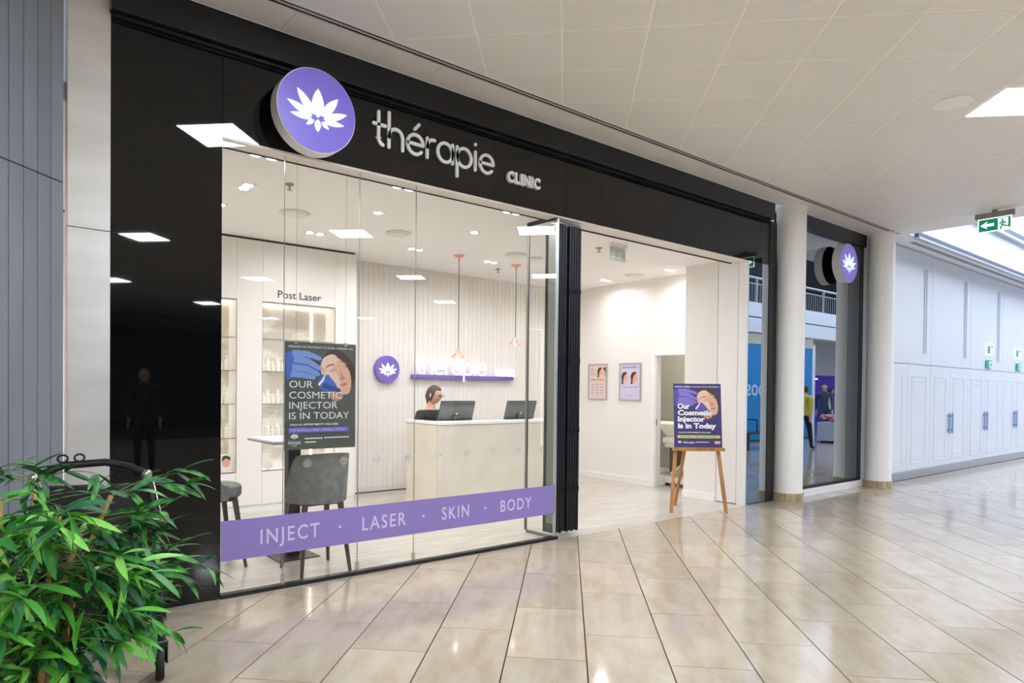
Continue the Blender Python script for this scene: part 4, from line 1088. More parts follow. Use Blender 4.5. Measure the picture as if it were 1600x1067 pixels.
vent(6.59, 1.83, 0.15, 'round white vent near the notices wall')
def sprinkler(x, y, label):
    o = root('sprinkler', (x, y, CZ), label=label, cat='sprinkler', group='clinic ceiling sprinklers')
    part('rose', MB().lathe([(0.001, -0.001), (0.04, -0.001), (0.034, -0.012), (0.001, -0.012)], (x, y, CZ), 16), 'sprinkler_grey', o, smooth=True)
    part('head', MB().cyl((x, y, CZ-0.05), (x, y, CZ-0.01), 0.008, n=8).cyl((x, y, CZ-0.055), (x, y, CZ-0.05), 0.022, n=12), 'sprinkler_grey', o)
sprinkler(0.82, 0.84, 'small grey sprinkler above the hanging poster')
sprinkler(4.72, 2.78, 'small grey sprinkler beside the farther pendant')
sprinkler(4.74, 0.85, 'small grey sprinkler just inside the entrance')
def pendant(x, y, zs, label):
    o = root('pendant_lamp', (x, y, zs), label=label, cat='lamp', group='copper pendants over reception')
    part('canopy', MB().lathe([(0.001, CZ), (0.075, CZ), (0.068, CZ-0.012), (0.02, CZ-0.035), (0.008, CZ-0.07), (0.001, CZ-0.07)], (x, y, 0), 24), 'copper', o, smooth=True)
    part('cord', MB().cyl((x, y, zs+0.09), (x, y, CZ-0.05), 0.0045, n=8), 'cord_black', o)
    part('shade', MB().lathe([(0.010, zs+0.105), (0.022, zs+0.09), (0.035, zs+0.055), (0.085, zs+0.014), (0.095, zs), (0.088, zs), (0.078, zs+0.012), (0.028, zs+0.05), (0.012, zs+0.08)], (x, y, 0), 28), 'copper', o, smooth=True)
    part('bulb', MB().ellipsoid((x, y, zs+0.02), (0.022, 0.022, 0.028), 12, 8), 'lamp_lens', o, smooth=True)
pendant(3.72, 2.36, 1.90, 'slim copper pendant lamp over the first monitor')
pendant(4.72, 2.38, 2.12, 'slim copper pendant lamp over the farther monitor')
el = root('clinic_exit_sign', (4.77, 0.58, 3.03), label='clear acrylic emergency exit blade under the clinic ceiling at the entrance', cat='exit sign')
part('housing', MB().box(4.62, 4.92, 0.55, 0.61, 3.19, 3.23), 'white_gloss', el, bevel=0.004)
part('blade', MB().box(4.63, 4.91, 0.577, 0.583, 3.03, 3.19), 'acrylic', el)
part('arrow', MB().prism([(0.03, 0.05), (0.06, 0.02), (0.09, 0.05), (0.07, 0.05), (0.07, 0.13), (0.05, 0.13), (0.05, 0.05)], 0, 0.002).xf(sheet(4.64, 3.03, 0.577)), 'print_white', el)
part('figure', stroke([[(0.18, 0.11), (0.17, 0.07), (0.20, 0.03)], [(0.17, 0.07), (0.14, 0.03)], [(0.14, 0.09), (0.22, 0.085)]], 0.012, 0.002).xf(sheet(4.64, 3.03, 0.577)), 'print_white', el)

# ------------------------------------------------------------------ goods in the lit niches
def bottle_mesh(h, r): return MB().lathe([(0.001, 0), (r, 0), (r, h*0.68), (r*0.45, h*0.76), (r*0.45, h*0.8), (r*0.55, h*0.8), (r*0.55, h), (0.001, h)], n=14).mesh('product_bottle', 'paper_white', smooth=True)
bm1, bm2 = bottle_mesh(0.17, 0.028), bottle_mesh(0.13, 0.022)
for z, lab in ((1.672, 'second'), (1.282, 'third'), (0.885, 'lowest')):
    for k in range(5):
        put('product_bottle', bm1 if k % 2 else bm2, None, (1.47+0.062*k, WS+0.14, z), label='%s white bottle from the left on the %s shelf of the poster niche' % (('first', 'second', 'third', 'fourth', 'fifth')[k], lab), cat='bottle', group='bottles on the %s shelf' % lab)
    for k in range(3):
        put('product_bottle', bm2 if k % 2 else bm1, None, (0.90+0.075*k, WS+0.14, z), label='%s white bottle from the left on the %s shelf of the pier niche' % (('first', 'second', 'third')[k], lab), cat='bottle', group='pier niche bottles on the %s shelf' % lab)
sc_ = root('showcard', (1.0, WS+0.1, 0.485), label='small printed show card with a face at the bottom of the left niche', cat='card')
part('card', MB().box(0.90, 1.10, WS+0.10, WS+0.104, 0.487, 0.70), 'paper_white', sc_)
part('face_print', P2(blob(0.05, 0.12, 0.045, 0.06)).xf(sheet(0.98, 0.48, WS+0.0995)), 'print_skin', sc_)
part('hair_print', P2([(0.0, 0.13), (0.01, 0.19), (0.05, 0.20), (0.10, 0.18), (0.10, 0.14), (0.05, 0.165)]).xf(sheet(0.98, 0.48, WS+0.099)), 'print_hair', sc_)
part('purple_print', P2([(0.0, 0.0), (0.06, 0.0), (0.05, 0.05), (0.0, 0.07)]).xf(sheet(0.915, 0.50, WS+0.099)), 'purple', sc_)

# ------------------------------------------------------------------ treatment couch beyond the doorway
bd = root('treatment_couch', (8.0, 1.55, 0), label='cream treatment couch with scissor base seen through the doorway', cat='couch')
part('mattress', MB().box(7.35, 8.75, 1.15, 1.85, 0.66, 0.76), 'cream_vinyl', bd, bevel=0.03, seg=3, smooth=True)
part('back_section', MB().bar((7.50, 1.50, 0.74), (7.22, 1.50, 1.00), 0.66, 0.07, (0, 0, 1)), 'cream_vinyl', bd, bevel=0.02, seg=2, smooth=True)
part('frame', MB().box(7.35, 8.70, 1.20, 1.80, 0.60, 0.66), 'bed_grey', bd, bevel=0.01)
part('scissor_arm', MB().bar((7.40, 1.32, 0.16), (8.45, 1.32, 0.60), 0.07, 0.10, (0, 0, 1)), 'bed_grey', bd, bevel=0.01)
part('scissor_arm', MB().bar((7.40, 1.68, 0.16), (8.45, 1.68, 0.60), 0.07, 0.10, (0, 0, 1)), 'bed_grey', bd, bevel=0.01)
part('motor', MB().box(7.75, 8.15, 1.40, 1.60, 0.20, 0.38), 'black_plastic', bd, bevel=0.01)
part('base', MB().box(7.28, 8.65, 1.22, 1.80, 0.05, 0.14), 'bed_grey', bd, bevel=0.02, seg=2)
for sx in (7.36, 8.55):
    for sy in (1.28, 1.74): part('castor', MB().cyl((sx, sy-0.02, 0.03), (sx, sy+0.02, 0.03), 0.03, n=12), 'black_plastic', bd)
sv = root('trolley', (8.9, 2.4, 0), label='cream trolley with dark shelf behind the treatment couch', cat='trolley')
part('top', MB().box(8.45, 9.25, 2.1, 2.6, 0.88, 0.92), 'cream_vinyl', sv)
part('body', MB().box(8.50, 9.20, 2.15, 2.55, 0.05, 0.88), 'wood_dark', sv)
part('item', MB().box(8.55, 8.70, 2.2, 2.35, 0.92, 0.99), 'paper_white', sv)
tl = root('treatment_fill_light', (8.3, 2.0, CZ), label='unseen ceiling light added to brighten the treatment room', cat='light')  # out of view, put in so the room does not go dark
part('diffuser', MB().box(8.0, 8.6, 1.7, 2.3, CZ-0.02, CZ), 'panel_light', tl)

# ------------------------------------------------------------------ exit signs
def exit_blade(x, y0, y1, z0, name, label):
    """hanging running-man sign facing -x"""
    o = root(name, (x, (y0+y1)/2, z0), -PI/2, label, 'exit sign')
    w = y1-y0; h = 0.185
    M = Matrix(((1, 0, 0, -w/2), (0, 0, -1, -0.006), (0, 1, 0, 0), (0, 0, 0, 1)))
    part('blade', MB().box(0, w, 0, h, -0.012, 0).xf(M), 'exit_white', o, local=True)
    part('green_field', MB().box(0.012, w*0.60, 0.012, h-0.012, 0, 0.001).box(w*0.90, w-0.012, 0.03, h-0.012, 0, 0.001).box(w*0.60, w-0.012, h-0.022, h-0.012, 0, 0.001).xf(M), 'exit_green', o, local=True)
    part('arrow', MB().prism([(0.03, h/2), (0.115, h*0.80), (0.09, h*0.60), (0.185, h*0.60), (0.185, h*0.40), (0.09, h*0.40), (0.115, h*0.20)], 0.001, 0.002).xf(M), 'exit_white', o, local=True)
    man = stroke([[(w*0.77, h*0.62), (w*0.72, h*0.40), (w*0.68, h*0.10)], [(w*0.74, h*0.42), (w*0.80, h*0.30), (w*0.88, h*0.28)], [(w*0.66, h*0.46), (w*0.70, h*0.60), (w*0.77, h*0.62), (w*0.83, h*0.50)]], 0.018, 0.001)
    man.prism(blob(w*0.73, h*0.76, 0.015, 0.015, 12), 0, 0.001)
    part('running_figure', man.xf(M), 'exit_green', o, local=True)
    part('housing', MB().box(-w/2-0.03, w/2+0.03, -0.03, 0.03, h, h+0.075), 'housing_taupe', o, local=True, bevel=0.004)
    part('stem', MB().box(-0.03, 0.03, -0.02, 0.02, h+0.075, ZC-z0), 'housing_taupe', o, local=True)
exit_blade(9.62, -2.06, -1.68, 3.70, 'hanging_exit_sign', 'green running-man exit sign hanging from the mall ceiling')
def wall_exit(x, z, s, lit, label):
    o = root('wall_exit_sign', (x, HY, z), label=label, cat='exit sign')
    part('plate', MB().box(x-0.2*s, x+0.2*s, HY-0.02, HY-0.002, z, z+0.2*s), 'exit_white' if lit else 'sign_green', o)
    part('green_field', MB().box(x-0.18*s, x-0.02*s, HY-0.022, HY-0.02, z+0.03*s, z+0.17*s), 'sign_green', o)
    part('figure', MB().box(x+0.05*s, x+0.08*s, HY-0.022, HY-0.02, z+0.03*s, z+0.17*s).box(x+0.08*s, x+0.17*s, HY-0.022, HY-0.02, z+0.03*s, z+0.05*s).box(x+0.03*s, x+0.15*s, HY-0.022, HY-0.02, z+0.14*s, z+0.17*s), 'sign_green' if lit else 'exit_white', o)
wall_exit(15.75, 2.32, 1.15, True, 'lit exit box on the hoarding over the middle pair of handles')
wall_exit(15.66, 2.04, 0.85, False, 'small green exit sticker on the hoarding over the middle pair of handles')
wall_exit(17.78, 2.32, 1.15, True, 'lit exit box on the hoarding at the right edge of the photo')
wall_exit(17.80, 2.04, 0.85, False, 'small green exit sticker on the hoarding at the right edge of the photo')

# ------------------------------------------------------------------ people
def add_hand(J, R, E, wrist, fwd_, side, thumb_side, curl=0.3):
    """palm and five fingers growing from joint index wrist; fwd_ = finger direction, side = across the palm"""
    f_ = Vector(fwd_).normalized(); s_ = Vector(side).normalized(); d_ = f_.cross(s_).normalized()
    w = Vector(J[wrist])
    J.append(tuple(w+f_*0.05)); R.append((0.030, 0.018)); pm = len(J)-1; E.append((wrist, pm))
    for k, (off, ln) in enumerate(((-0.028, 0.060), (-0.010, 0.072), (0.009, 0.068), (0.027, 0.054))):
        p1 = w+f_*0.085+s_*off; p2 = p1+(f_+d_*curl).normalized()*ln*0.55; p3 = p2+(f_+d_*curl*2.2).normalized()*ln*0.45
        a = len(J)
        J.extend([tuple(p1), tuple(p2), tuple(p3)]); R.extend([(0.010, 0.010), (0.009, 0.009), (0.007, 0.007)])
        E.extend([(pm, a), (a, a+1), (a+1, a+2)])
    t1 = w+f_*0.035+s_*0.035*thumb_side; t2 = t1+(f_*0.6+s_*0.7*thumb_side).normalized()*0.035
    a = len(J); J.extend([tuple(t1), tuple(t2)]); R.extend([(0.012, 0.012), (0.009, 0.009)]); E.extend([(pm, a), (a, a+1)])

def skin_mesh(J, R, E, root_i=0, level=2):
    me = bpy.data.meshes.new('figure'); me.from_pydata(J, E, [])
    ob = bpy.data.objects.new('figure', me); COL.objects.link(ob)
    sk = ob.modifiers.new('skin', 'SKIN'); sk.use_smooth_shade = True; sk.branch_smoothing = 0.4
    if not me.skin_vertices: 
        bm = bmesh.new(); bm.from_mesh(me); bm.verts.layers.skin.verify(); bm.to_mesh(me); bm.free()
    for i, sv_ in enumerate(me.skin_vertices[0].data):
        sv_.radius = R[i]; sv_.use_root = (i == root_i)
    ss = ob.modifiers.new('sub', 'SUBSURF'); ss.levels = level; ss.render_levels = level
    dg = bpy.context.evaluated_depsgraph_get(); dg.update()
    em = ob.evaluated_get(dg).to_mesh()
    n = len(em.vertices); co = np.zeros(n*3); em.vertices.foreach_get('co', co)
    fs = [tuple(p.vertices) for p in em.polygons]
    ob.evaluated_get(dg).to_mesh_clear()
    bpy.data.objects.remove(ob); bpy.data.meshes.remove(me)
    return co.reshape(-1, 3), fs

def head_mb(c, size, yaw, pitch=0.0, skin_i=0, eye_i=1, lip_i=2):
    """head with brow, eye sockets, nose, mouth, chin and ears; size = head height; faces -y before yaw"""
    mb = MB(); nu, nv = 40, 28
    H = size/2; vs = []; fs = []; mi = []
    for i in range(nv+1):
        for j in range(nu):
            th = PI*i/nv; ph = 2*PI*j/nu
            x = math.sin(th)*math.sin(ph); y = -math.sin(th)*math.cos(ph); z = math.cos(th)
            fx, fy, fz = x*0.74*H, y*0.86*H, z*H
            if z < 0: fx *= 1-0.32*(-z)**1.3; fy *= 1-0.10*(-z)
            if y < 0:
                fr = -y
                nose = math.exp(-(x/0.16)**2-((z+0.16)/0.20)**2)*fr
                fy -= 0.16*H*nose
                fy -= 0.05*H*math.exp(-(x/0.35)**2-((z+0.78)/0.16)**2)*fr
                for sx in (-0.34, 0.34): fy += 0.07*H*math.exp(-((x-sx)/0.17)**2-((z-0.06)/0.11)**2)*fr
                fy -= 0.03*H*math.exp(-(x/0.6)**2-((z-0.25)/0.10)**2)*fr
                fy -= 0.03*H*math.exp(-(x/0.22)**2-((z+0.50)/0.06)**2)*fr
            vs.append((fx, fy, fz))
    for i in range(nv):
        for j in range(nu):
            a = i*nu+j; b_ = i*nu+(j+1) % nu
            fs.append((a, b_, b_+nu, a+nu))
            th = PI*(i+0.5)/nv; ph = 2*PI*(j+0.5)/nu
            x = math.sin(th)*math.sin(ph); y = -math.sin(th)*math.cos(ph); z = math.cos(th)
            m_ = skin_i
            if y < 0:
                if abs(abs(x)-0.34) < 0.12 and abs(z-0.06) < 0.06: m_ = eye_i
                if abs(x) < 0.22 and abs(z+0.50) < 0.06: m_ = lip_i
            mi.append(m_)
    mb.v = vs; mb.f = fs; mb.mi = mi
    for sx in (-1, 1):
        mb.ellipsoid((sx*0.74*H, 0.06*H, -0.02*H), (0.09*H, 0.16*H, 0.26*H), 10, 8, skin_i)
    M = Matrix.Translation(c) @ Matrix.Rotation(yaw, 4, 'Z') @ Matrix.Rotation(pitch, 4, 'X')
    return mb.xf(M), M

def hair_mb(M, size, length, tail=False):
    """cap of hair over crown, sides and back; length in head heights below the crown"""
    H = size/2; mb = MB(); nu, nv = 36, 18; vs = []; fs = []
    for i in range(nv+1):
        for j in range(nu):
            ph = 2*PI*j/nu; fr = math.cos(ph)            # 1 = face side
            low = 0.30*PI if fr > 0.62 else (0.30+0.42*min(1, (0.62-fr)/0.5))*PI
            th = low*i/nv
            x = math.sin(th)*math.sin(ph); y = -math.sin(th)*math.cos(ph); z = math.cos(th)
            k = 1.09 if i < nv else 1.02
            ex = 0.05*math.sin(9*ph)*math.sin(th)*0.3
            vs.append((x*0.74*H*(k+ex), y*0.86*H*(k+ex)+0.02*H, z*H*k))
    for i in range(nv):
        for j in range(nu):
            a = i*nu+j; b_ = i*nu+(j+1) % nu; fs.append((a, b_, b_+nu, a+nu))
    fs.append(tuple(range(nv*nu, (nv+1)*nu)))
    mb.add(vs, fs)
    if tail:
        pts = [(0.15*H, 0.85*H, 0.15*H), (0.35*H, 1.02*H, -0.25*H), (0.55*H, 0.80*H, -0.9*H), (0.62*H, 0.35*H, -1.6*H), (0.55*H, 0.0, -2.2*H), (0.5*H, -0.1*H, -2.7*H)]
        mb.tube(pts, [0.16*H, 0.26*H, 0.28*H, 0.25*H, 0.18*H, 0.05*H], 12)
    return mb.xf(M)

def person(loc, rz, label, J, R, E, head, zones, mats, hair_len, tail=False, group=None, extra=None):
    """J/R/E: skeleton in local axes (facing -y); zones(c) -> material index of a face centre"""
    o = root('person', loc, rz, label, 'person', group)
    co, fs = skin_mesh(J, R, E)
    mb = MB(); mb.v = [tuple(p) for p in co]; mb.f = fs
    mb.mi = [zones(np.mean([co[i] for i in f], axis=0)) for f in fs]
    hc, hs, hy, hp = head
    hm, M = head_mb(hc, hs, hy, hp, 0, 3, 4)
    mb.join(hm)
    part('body', mb, mats, o, local=True, smooth=True)
    part('hair', hair_mb(M, hs, hair_len, tail), 'hair_brown', o, local=True, smooth=True)
    if extra: extra(o, M, hs)
    return o

# receptionist seated behind the counter, looking at the first monitor
J = [(0, 0.02, 0.50), (0, 0.03, 0.66), (0, 0.0, 0.86), (0, -0.01, 1.01), (0, -0.02, 1.10), (0, -0.03, 1.17), (0, -0.05, 1.25)]
R = [(0.16, 0.13), (0.135, 0.105), (0.15, 0.105), (0.16, 0.09), (0.095, 0.07), (0.048, 0.05), (0.046, 0.05)]
E = [(0, 1), (1, 2), (2, 3), (3, 4), (4, 5), (5, 6)]
for sx in (-1, 1):
    a = len(J)
    J += [(sx*0.185, -0.01, 1.075), (sx*0.235, -0.04, 0.95), (sx*0.235, -0.12, 0.80), (sx*0.20, -0.29, 0.795), (sx*0.18, -0.36, 0.785)]
    R += [(0.072, 0.068), (0.056, 0.056), (0.044, 0.044), (0.032, 0.032), (0.026, 0.022)]
    E += [(3, a), (a, a+1), (a+1, a+2), (a+2, a+3), (a+3, a+4)]
    add_hand(J, R, E, a+4, (-sx*0.1, -1, 0), (1, 0, 0), -sx, 0.25)
    b_ = len(J)
    J += [(sx*0.10, -0.02, 0.49), (sx*0.12, -0.40, 0.50), (sx*0.12, -0.38, 0.12), (sx*0.12, -0.42, 0.05), (sx*0.12, -0.54, 0.035)]
    R += [(0.09, 0.085), (0.065, 0.065), (0.05, 0.05), (0.042, 0.04), (0.035, 0.03)]
    E += [(0, b_), (b_, b_+1), (b_+1, b_+2), (b_+2, b_+3), (b_+3, b_+4)]
def zones_r(c):
    if c[2] > 1.115 : return 0
    if abs(c[0]) > 0.13 and c[1] < -0.085 and c[2] > 0.70: return 0
    if c[2] < 0.09: return 2
    return 1
def glasses(o, M, hs):
    H = hs/2
    g = MB()
    for sx in (-1, 1):
        g.tube([(sx*0.30*H+0.17*H*math.cos(a), -0.93*H, 0.04*H+0.14*H*math.sin(a)) for a in np.linspace(0, 2*PI, 17)], 0.016*H, 6)
        g.tube([(sx*0.47*H, -0.92*H, 0.06*H), (sx*0.70*H, -0.6*H, 0.06*H), (sx*0.76*H, 0.0, 0.04*H)], 0.018*H, 6)
    g.tube([(-0.13*H, -0.95*H, 0.06*H), (0.13*H, -0.95*H, 0.06*H)], 0.016*H, 6)
    part('glasses', g.xf(M), 'black_plastic', o, local=True)
    part('name_badge', MB().box(0.055, 0.105, -0.125, -0.115, 0.93, 0.955), 'paper_white', o, local=True)
ZS = 0.095
J = [(x, y, z+ZS) for x, y, z in J]
person((3.45, 2.62, 0), math.radians(12), 'receptionist in black with glasses and a long ponytail seated behind the counter', J, R, E,
       ((0, -0.085, 1.402), 0.240, math.radians(16), math.radians(10)), lambda c: zones_r((c[0], c[1], c[2]-ZS)), ['skin', 'cloth_black', 'shoe_dark', 'eye_dark', 'lips'], 1, True, extra=glasses)
oc = root('office_chair', (3.52, 2.67, 0), math.radians(28), 'office chair under the receptionist behind the counter', 'chair')
part('seat', MB().box(-0.23, 0.23, -0.22, 0.22, 0.34, 0.41), 'cloth_black', oc, local=True, bevel=0.02, seg=2)
part('post', MB().cyl((0, 0, 0.06), (0, 0, 0.34), 0.025), 'chrome', oc, local=True)
for k in range(5):
    a = 2*PI*k/5
    part('foot', MB().bar((0, 0, 0.06), (0.21*math.cos(a), 0.21*math.sin(a), 0.045), 0.04, 0.03), 'black_plastic', oc, local=True)
    part('castor', MB().cyl((0.21*math.cos(a)-0.015, 0.21*math.sin(a), 0.028), (0.21*math.cos(a)+0.015, 0.21*math.sin(a), 0.028), 0.028, n=12), 'black_plastic', oc, local=True)

def standing(stride, arm, h=1.75):
    k = h/1.75
    J = [(0, 0, 0.95), (0, 0, 1.10), (0, 0.01, 1.28), (0, 0.01, 1.42), (0, 0, 1.49), (0, -0.02, 1.55), (0, -0.02, 1.60)]
    R = [(0.155, 0.115), (0.14, 0.10), (0.165, 0.115), (0.15, 0.09), (0.075, 0.065), (0.052, 0.055), (0.05, 0.055)]
    E = [(0, 1), (1, 2), (2, 3), (3, 4), (4, 5), (5, 6)]
    for sx in (-1, 1):
        st = stride*sx; am = arm*-sx
        a = len(J)
        J += [(sx*0.19, 0.01, 1.44), (sx*0.235, 0.02-am*0.4, 1.18), (sx*0.24, 0.0-am, 0.94), (sx*0.24, -0.01-am*1.1, 0.88)]
        R += [(0.068, 0.068), (0.055, 0.055), (0.036, 0.036), (0.030, 0.024)]
        E += [(3, a), (a, a+1), (a+1, a+2), (a+2, a+3)]
        add_hand(J, R, E, a+3, (0, -0.15, -1), (0, 1, 0), -1, 0.2*sx)
        b_ = len(J)
        J += [(sx*0.095, 0, 0.90), (sx*0.10, -st*0.5-0.02, 0.50), (sx*0.10, -st, 0.10), (sx*0.10, -st, 0.05), (sx*0.11, -st-0.15, 0.035)]
        R += [(0.098, 0.098), (0.068, 0.068), (0.046, 0.046), (0.045, 0.045), (0.036, 0.03)]
        E += [(0, b_), (b_, b_+1), (b_+1, b_+2), (b_+2, b_+3), (b_+3, b_+4)]
    return [(x*k, y*k, z*k) for x, y, z in J], [(a*k, b_*k) for a, b_ in R], E
def zones_s(c, k=1.0):
    x, y, z = [q/k for q in c]
    if z > 1.52: return 0
    if abs(x) > 0.175 and z < 0.94: return 0
    if z < 0.085: return 5
    if z < 0.93: return 2
    return 1
J, R, E = standing(0.05, 0.03, 1.78)
person((1.06, -7.74, 0), math.radians(200), 'person in dark clothes standing in the mall, mirrored in the black pier', J, R, E, ((0, -0.03, 1.67), 0.235, 0, 0), lambda c: zones_s(c, 1.017), ['skin', 'cloth_black', 'cloth_black', 'eye_dark', 'lips', 'shoe_dark'], 1)
J, R, E = standing(0.24, 0.14, 1.78)
person((20.3, -5.5, 0), math.radians(250), 'man in slate jacket and jeans walking, mirrored in the dark window', J, R, E, ((0, -0.03, 1.67), 0.235, 0, 0), lambda c: zones_s(c, 1.017), ['skin', 'jacket_slate', 'denim', 'eye_dark', 'lips', 'shoe_dark'], 1, group='shoppers mirrored in the dark window')
J, R, E = standing(0.15, 0.08, 1.66)
person((24.4, -7.2, 0), math.radians(150), 'woman in a white jacket with a dark bag strap, mirrored in the dark window', J, R, E, ((0, -0.03, 1.56), 0.225, 0, 0), lambda c: zones_s(c, 0.949), ['skin', 'coat_white', 'cloth_black', 'eye_dark', 'lips', 'shoe_dark'], 1, True, group='shoppers mirrored in the dark window')
J, R, E = standing(0.20, 0.12, 1.68)
person((16.2, -4.1, 0), math.radians(95), 'person in a yellow coat walking past the bench, mirrored at the column', J, R, E, ((0, -0.03, 1.58), 0.225, 0, 0), lambda c: zones_s(c, 0.96), ['skin', 'coat_yellow', 'cloth_black', 'eye_dark', 'lips', 'shoe_dark'], 1, group='shoppers mirrored in the dark window')

# ------------------------------------------------------------------ pushchair behind the plant
pc = root('pushchair', (-0.82, -0.98, 0), label='black folding pushchair parked behind the plant by the black pier', cat='pushchair')
def wheel(x, y, r, rz, name='wheel'):
    w_ = part(name, MB().lathe([(r*0.62, -0.017), (r*0.92, -0.02), (r, -0.008), (r, 0.008), (r*0.92, 0.02), (r*0.62, 0.017)], n=28).xf(Matrix.Translation((x, y, r)) @ Matrix.Rotation(rz, 4, 'Z') @ Matrix.Rotation(PI/2, 4, 'Y')), 'tyre', pc, smooth=True)
    part('hub', MB().cyl((0, 0, -0.014), (0, 0, 0.014), r*0.64, n=20).xf(Matrix.Translation((x, y, r)) @ Matrix.Rotation(rz, 4, 'Z') @ Matrix.Rotation(PI/2, 4, 'Y')), 'black_plastic', w_, smooth=True)
DVX = math.radians(-12)
wheel(-0.632, -1.15, 0.088, DVX); wheel(-1.10, -1.02, 0.088, DVX); wheel(-0.74, -0.62, 0.12, DVX); wheel(-1.10, -0.52, 0.12, DVX)
for (wx, wy) in ((-0.632, -1.15), (-1.10, -1.02)):
    part('fork', MB().box(wx-0.032, wx+0.032, wy-0.03, wy+0.03, 0.165, 0.20).box(wx-0.034, wx-0.024, wy-0.02, wy+0.02, 0.08, 0.17).box(wx+0.024, wx+0.034, wy-0.02, wy+0.02, 0.08, 0.17), 'black_plastic', pc, bevel=0.006)
    part('collar', MB().cyl((wx, wy, 0.195), (wx, wy, 0.25), 0.026, n=16), 'black_plastic', pc)
    part('front_tube', MB().tube([(wx, wy, 0.24), (wx-0.004, wy+0.01, 0.52), (wx-0.01, wy+0.03, 0.80), (wx-0.04, wy+0.10, 1.02)], [0.019, 0.017, 0.014, 0.012], 10), 'black_satin', pc, smooth=True)
    part('highlight_trim', MB().tube([(wx+0.008, wy-0.012, 0.80), (wx-0.022, wy+0.075, 1.01)], 0.004, 6), 'chrome', pc)
    part('joint', MB().ellipsoid((wx-0.042, wy+0.10, 1.025), (0.026, 0.026, 0.026), 12, 8), 'chrome', pc, smooth=True)
part('rear_tube', MB().tube([(-0.74, -0.62, 0.12), (-0.68, -0.80, 0.62)], 0.014), 'black_satin', pc)
part('rear_tube', MB().tube([(-1.10, -0.52, 0.12), (-1.14, -0.66, 0.62)], 0.014), 'black_satin', pc)
part('axle', MB().tube([(-0.74, -0.62, 0.12), (-1.10, -0.52, 0.12)], 0.012), 'black_satin', pc)
part('handle_bar', MB().tube([(-0.674, -1.05, 1.025), (-0.74, -0.98, 1.06), (-0.84, -0.93, 1.085), (-1.02, -0.89, 1.075), (-1.142, -0.92, 1.025)], 0.019, 10), 'black_plastic', pc, smooth=True)
part('seat_fabric', MB().add([(-0.69, -1.08, 0.62), (-1.10, -0.97, 0.62), (-1.10, -0.58, 0.50), (-0.70, -0.70, 0.50), (-0.70, -1.02, 0.98), (-1.12, -0.90, 0.98), (-1.12, -0.72, 0.96), (-0.72, -0.84, 0.96)], [(0, 1, 2, 3), (4, 5, 6, 7), (0, 1, 5, 4), (2, 3, 7, 6), (0, 3, 7, 4), (1, 2, 6, 5)]), 'pram_fabric', pc, bevel=0.03, seg=2, smooth=True)
part('basket', MB().add([(-0.70, -1.05, 0.20), (-1.06, -0.95, 0.20), (-1.06, -0.62, 0.20), (-0.72, -0.70, 0.20), (-0.67, -1.12, 0.46), (-1.08, -1.0, 0.46), (-1.08, -0.58, 0.46), (-0.69, -0.66, 0.46)], [(0, 1, 2, 3), (4, 5, 6, 7), (0, 1, 5, 4), (2, 3, 7, 6), (0, 3, 7, 4), (1, 2, 6, 5)]), 'pram_fabric', pc, bevel=0.02, seg=2, smooth=True)
part('armrest', MB().box(-0.70, -0.60, -1.16, -1.0, 0.79, 0.815), 'grey_metal', pc, bevel=0.006)
part('buckle', MB().tube([(-1.02+0.022*math.cos(a), -0.885, 1.108+0.018*math.sin(a)) for a in np.linspace(0, 2*PI, 13)], 0.005, 6).tube([(-0.95+0.022*math.cos(a), -0.895, 1.110+0.018*math.sin(a)) for a in np.linspace(0, 2*PI, 13)], 0.005, 6), 'black_plastic', pc)

# ------------------------------------------------------------------ artificial bamboo in a pot
BX, BY = -1.24, -1.98
bp_ = root('potted_bamboo', (BX, BY, 0), label='artificial bamboo plant with long green leaves in the front left corner', cat='plant')
part('pot', MB().lathe([(0.001, 0), (0.17, 0), (0.21, 0.36), (0.225, 0.36), (0.225, 0.40), (0.195, 0.40), (0.19, 0.34), (0.001, 0.34)], (BX, BY, 0), 32), 'pot_black', bp_, smooth=True)
part('soil', MB().lathe([(0.001, 0.335), (0.19, 0.335), (0.19, 0.35), (0.001, 0.36)], (BX, BY, 0), 24), 'soil', bp_)
rng = random.Random(21)
canes = []
for k, (cx_, cy_, lx, ly, hh) in enumerate(((-0.06, -0.03, -0.02, 0.0, 1.08), (0.03, -0.08, 0.05, -0.03, 1.02), (0.10, 0.02, 0.16, 0.0, 1.06), (-0.10, 0.07, -0.16, 0.06, 1.12), (0.0, 0.09, 0.04, 0.14, 1.10), (0.05, -0.02, 0.10, -0.06, 0.95))):
    pts = []; rs = []
    for s in range(13):
        t = s/12
        pts.append((BX+cx_+lx*t*t, BY+cy_+ly*t*t, 0.34+(hh-0.34)*t)); rs.append((0.013-0.005*t)*(1.16 if s % 3 == 0 else 1.0))
    part('cane', MB().tube(pts, rs, 10), 'bamboo_cane', bp_, smooth=True)
    canes.append(pts)
def leaf_mesh(L, W, droop, fold, twist):
    n_ = 6; vs = []; fs = []
    for i in range(n_+1):
        t = i/n_
        w = W*(math.sin(PI*min(1, t*0.93+0.06))**0.75)*(1-0.25*t) if i < n_ else 0.0
        x = L*t*(1-0.12*droop*t); z = -droop*L*0.45*t*t
        c_, s_ = math.cos(twist*t), math.sin(twist*t)
        for sy in (-1, 0, 1):
            yy = sy*w/2; zz = fold*abs(sy)*w*0.5
            vs.append((x, yy*c_-zz*s_, z+yy*s_+zz*c_))
    for i in range(n_):
        for j in range(2):
            a = i*3+j; fs.append((a, a+1, a+4, a+3))
    mb = MB().add(vs, fs); return mb
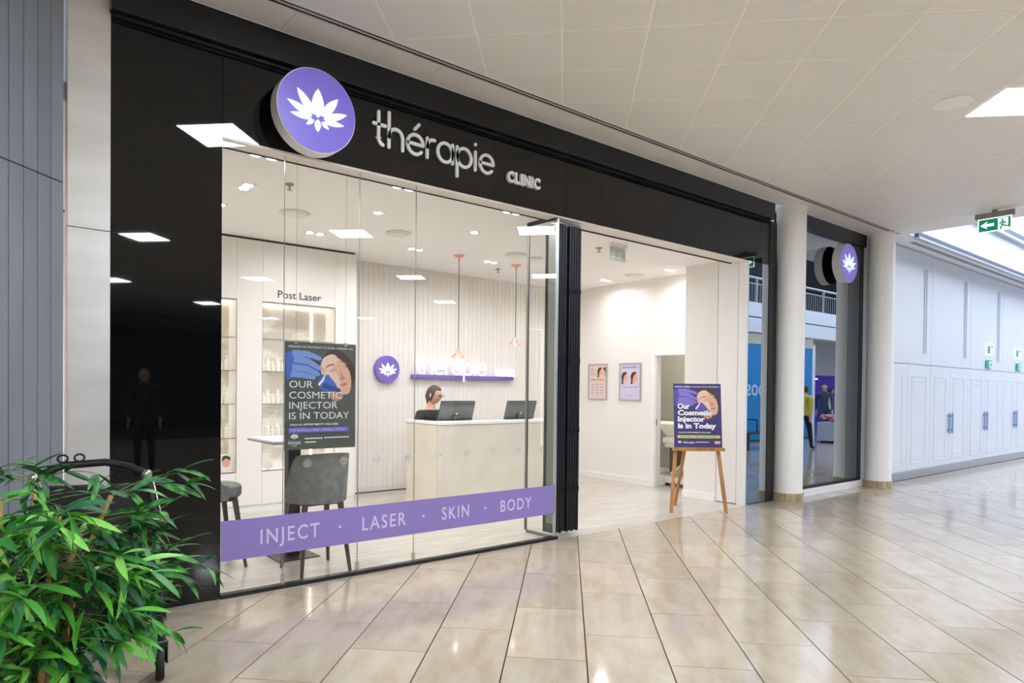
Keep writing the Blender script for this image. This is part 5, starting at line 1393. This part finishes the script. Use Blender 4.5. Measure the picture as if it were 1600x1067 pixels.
LEAF = [leaf_mesh(L, W, d, f_, t) for L, W, d, f_, t in ((0.130, 0.028, 0.35, 0.25, 0.2), (0.150, 0.030, 0.8, 0.3, -0.3), (0.115, 0.026, 0.2, 0.2, 0.5), (0.14, 0.031, 1.0, 0.25, 0.2), (0.125, 0.024, 0.55, 0.3, -0.6), (0.155, 0.027, 0.5, 0.25, 0.3))]
LEAFM = [q.mesh('leaf', 'leaf', smooth=True) for q in LEAF]
cand = []; twigs = MB()
def spray(base, d, ln, nl):
    """one drooping twig with a fan of leaves at its end"""
    d = d.normalized(); pts = [base]; p = base.copy(); dd = d.copy()
    for s in range(6):
        dd = (dd+Vector((0, 0, -0.10))).normalized(); p = p+dd*ln/6; pts.append(p.copy())
    twigs.tube(pts, [0.0028, 0.0025, 0.0022, 0.002, 0.0017, 0.0014, 0.001], 5)
    for k in range(nl):
        i = rng.choice((3, 4, 5, 6, 6, 6))
        q = pts[i]
        az = math.atan2(dd.y, dd.x)+rng.uniform(-1.15, 1.15)
        el_ = rng.uniform(-0.75, 0.85)+dd.z*0.4
        M = Matrix.Translation(q) @ Matrix.Rotation(az, 4, 'Z') @ Matrix.Rotation(-el_, 4, 'Y') @ Matrix.Rotation(rng.uniform(-0.9, 0.9), 4, 'X')
        cand.append((q, M, rng.randrange(6), rng.uniform(0.72, 1.18)))
tocam = Vector((CAM.x-BX, CAM.y-BY, 0)).normalized()
for k in range(150):
    pts = rng.choice(canes); i = rng.randrange(2, 13)
    base = Vector(pts[i]); z = base.z
    az = rng.uniform(0, 2*PI)
    d = Vector((math.cos(az), math.sin(az), rng.uniform(-0.15, 0.75)))
    if d.dot(tocam) < -0.35 and rng.random() < 0.5: d = Vector((-d.x, -d.y, d.z))
    spray(base, d, rng.uniform(0.10, 0.36), rng.choice((5, 6, 7, 8)))
for k in range(40):    # extra fullness on the side towards the walkway
    base = Vector(rng.choice(canes)[rng.randrange(6, 12)])
    d = Vector((0.75+rng.uniform(-0.3, 0.3), -0.55+rng.uniform(-0.5, 0.5), rng.uniform(-0.1, 0.5)))
    spray(base, d, rng.uniform(0.16, 0.42), 7)
part('twigs', twigs, 'twig', bp_, kind='stuff')
vis = []
for c_ in cand:
    q = proj(c_[0])
    tip = proj(c_[1] @ Vector((0.12*c_[3], 0, 0)))
    inside = (-20 < q[0] < 420 and 620 < q[1] < 1090) or (-20 < tip[0] < 420 and 620 < tip[1] < 1090)
    vis.append((0 if inside else 1, q[2], c_))
vis.sort(key=lambda t: (t[0], t[1]))
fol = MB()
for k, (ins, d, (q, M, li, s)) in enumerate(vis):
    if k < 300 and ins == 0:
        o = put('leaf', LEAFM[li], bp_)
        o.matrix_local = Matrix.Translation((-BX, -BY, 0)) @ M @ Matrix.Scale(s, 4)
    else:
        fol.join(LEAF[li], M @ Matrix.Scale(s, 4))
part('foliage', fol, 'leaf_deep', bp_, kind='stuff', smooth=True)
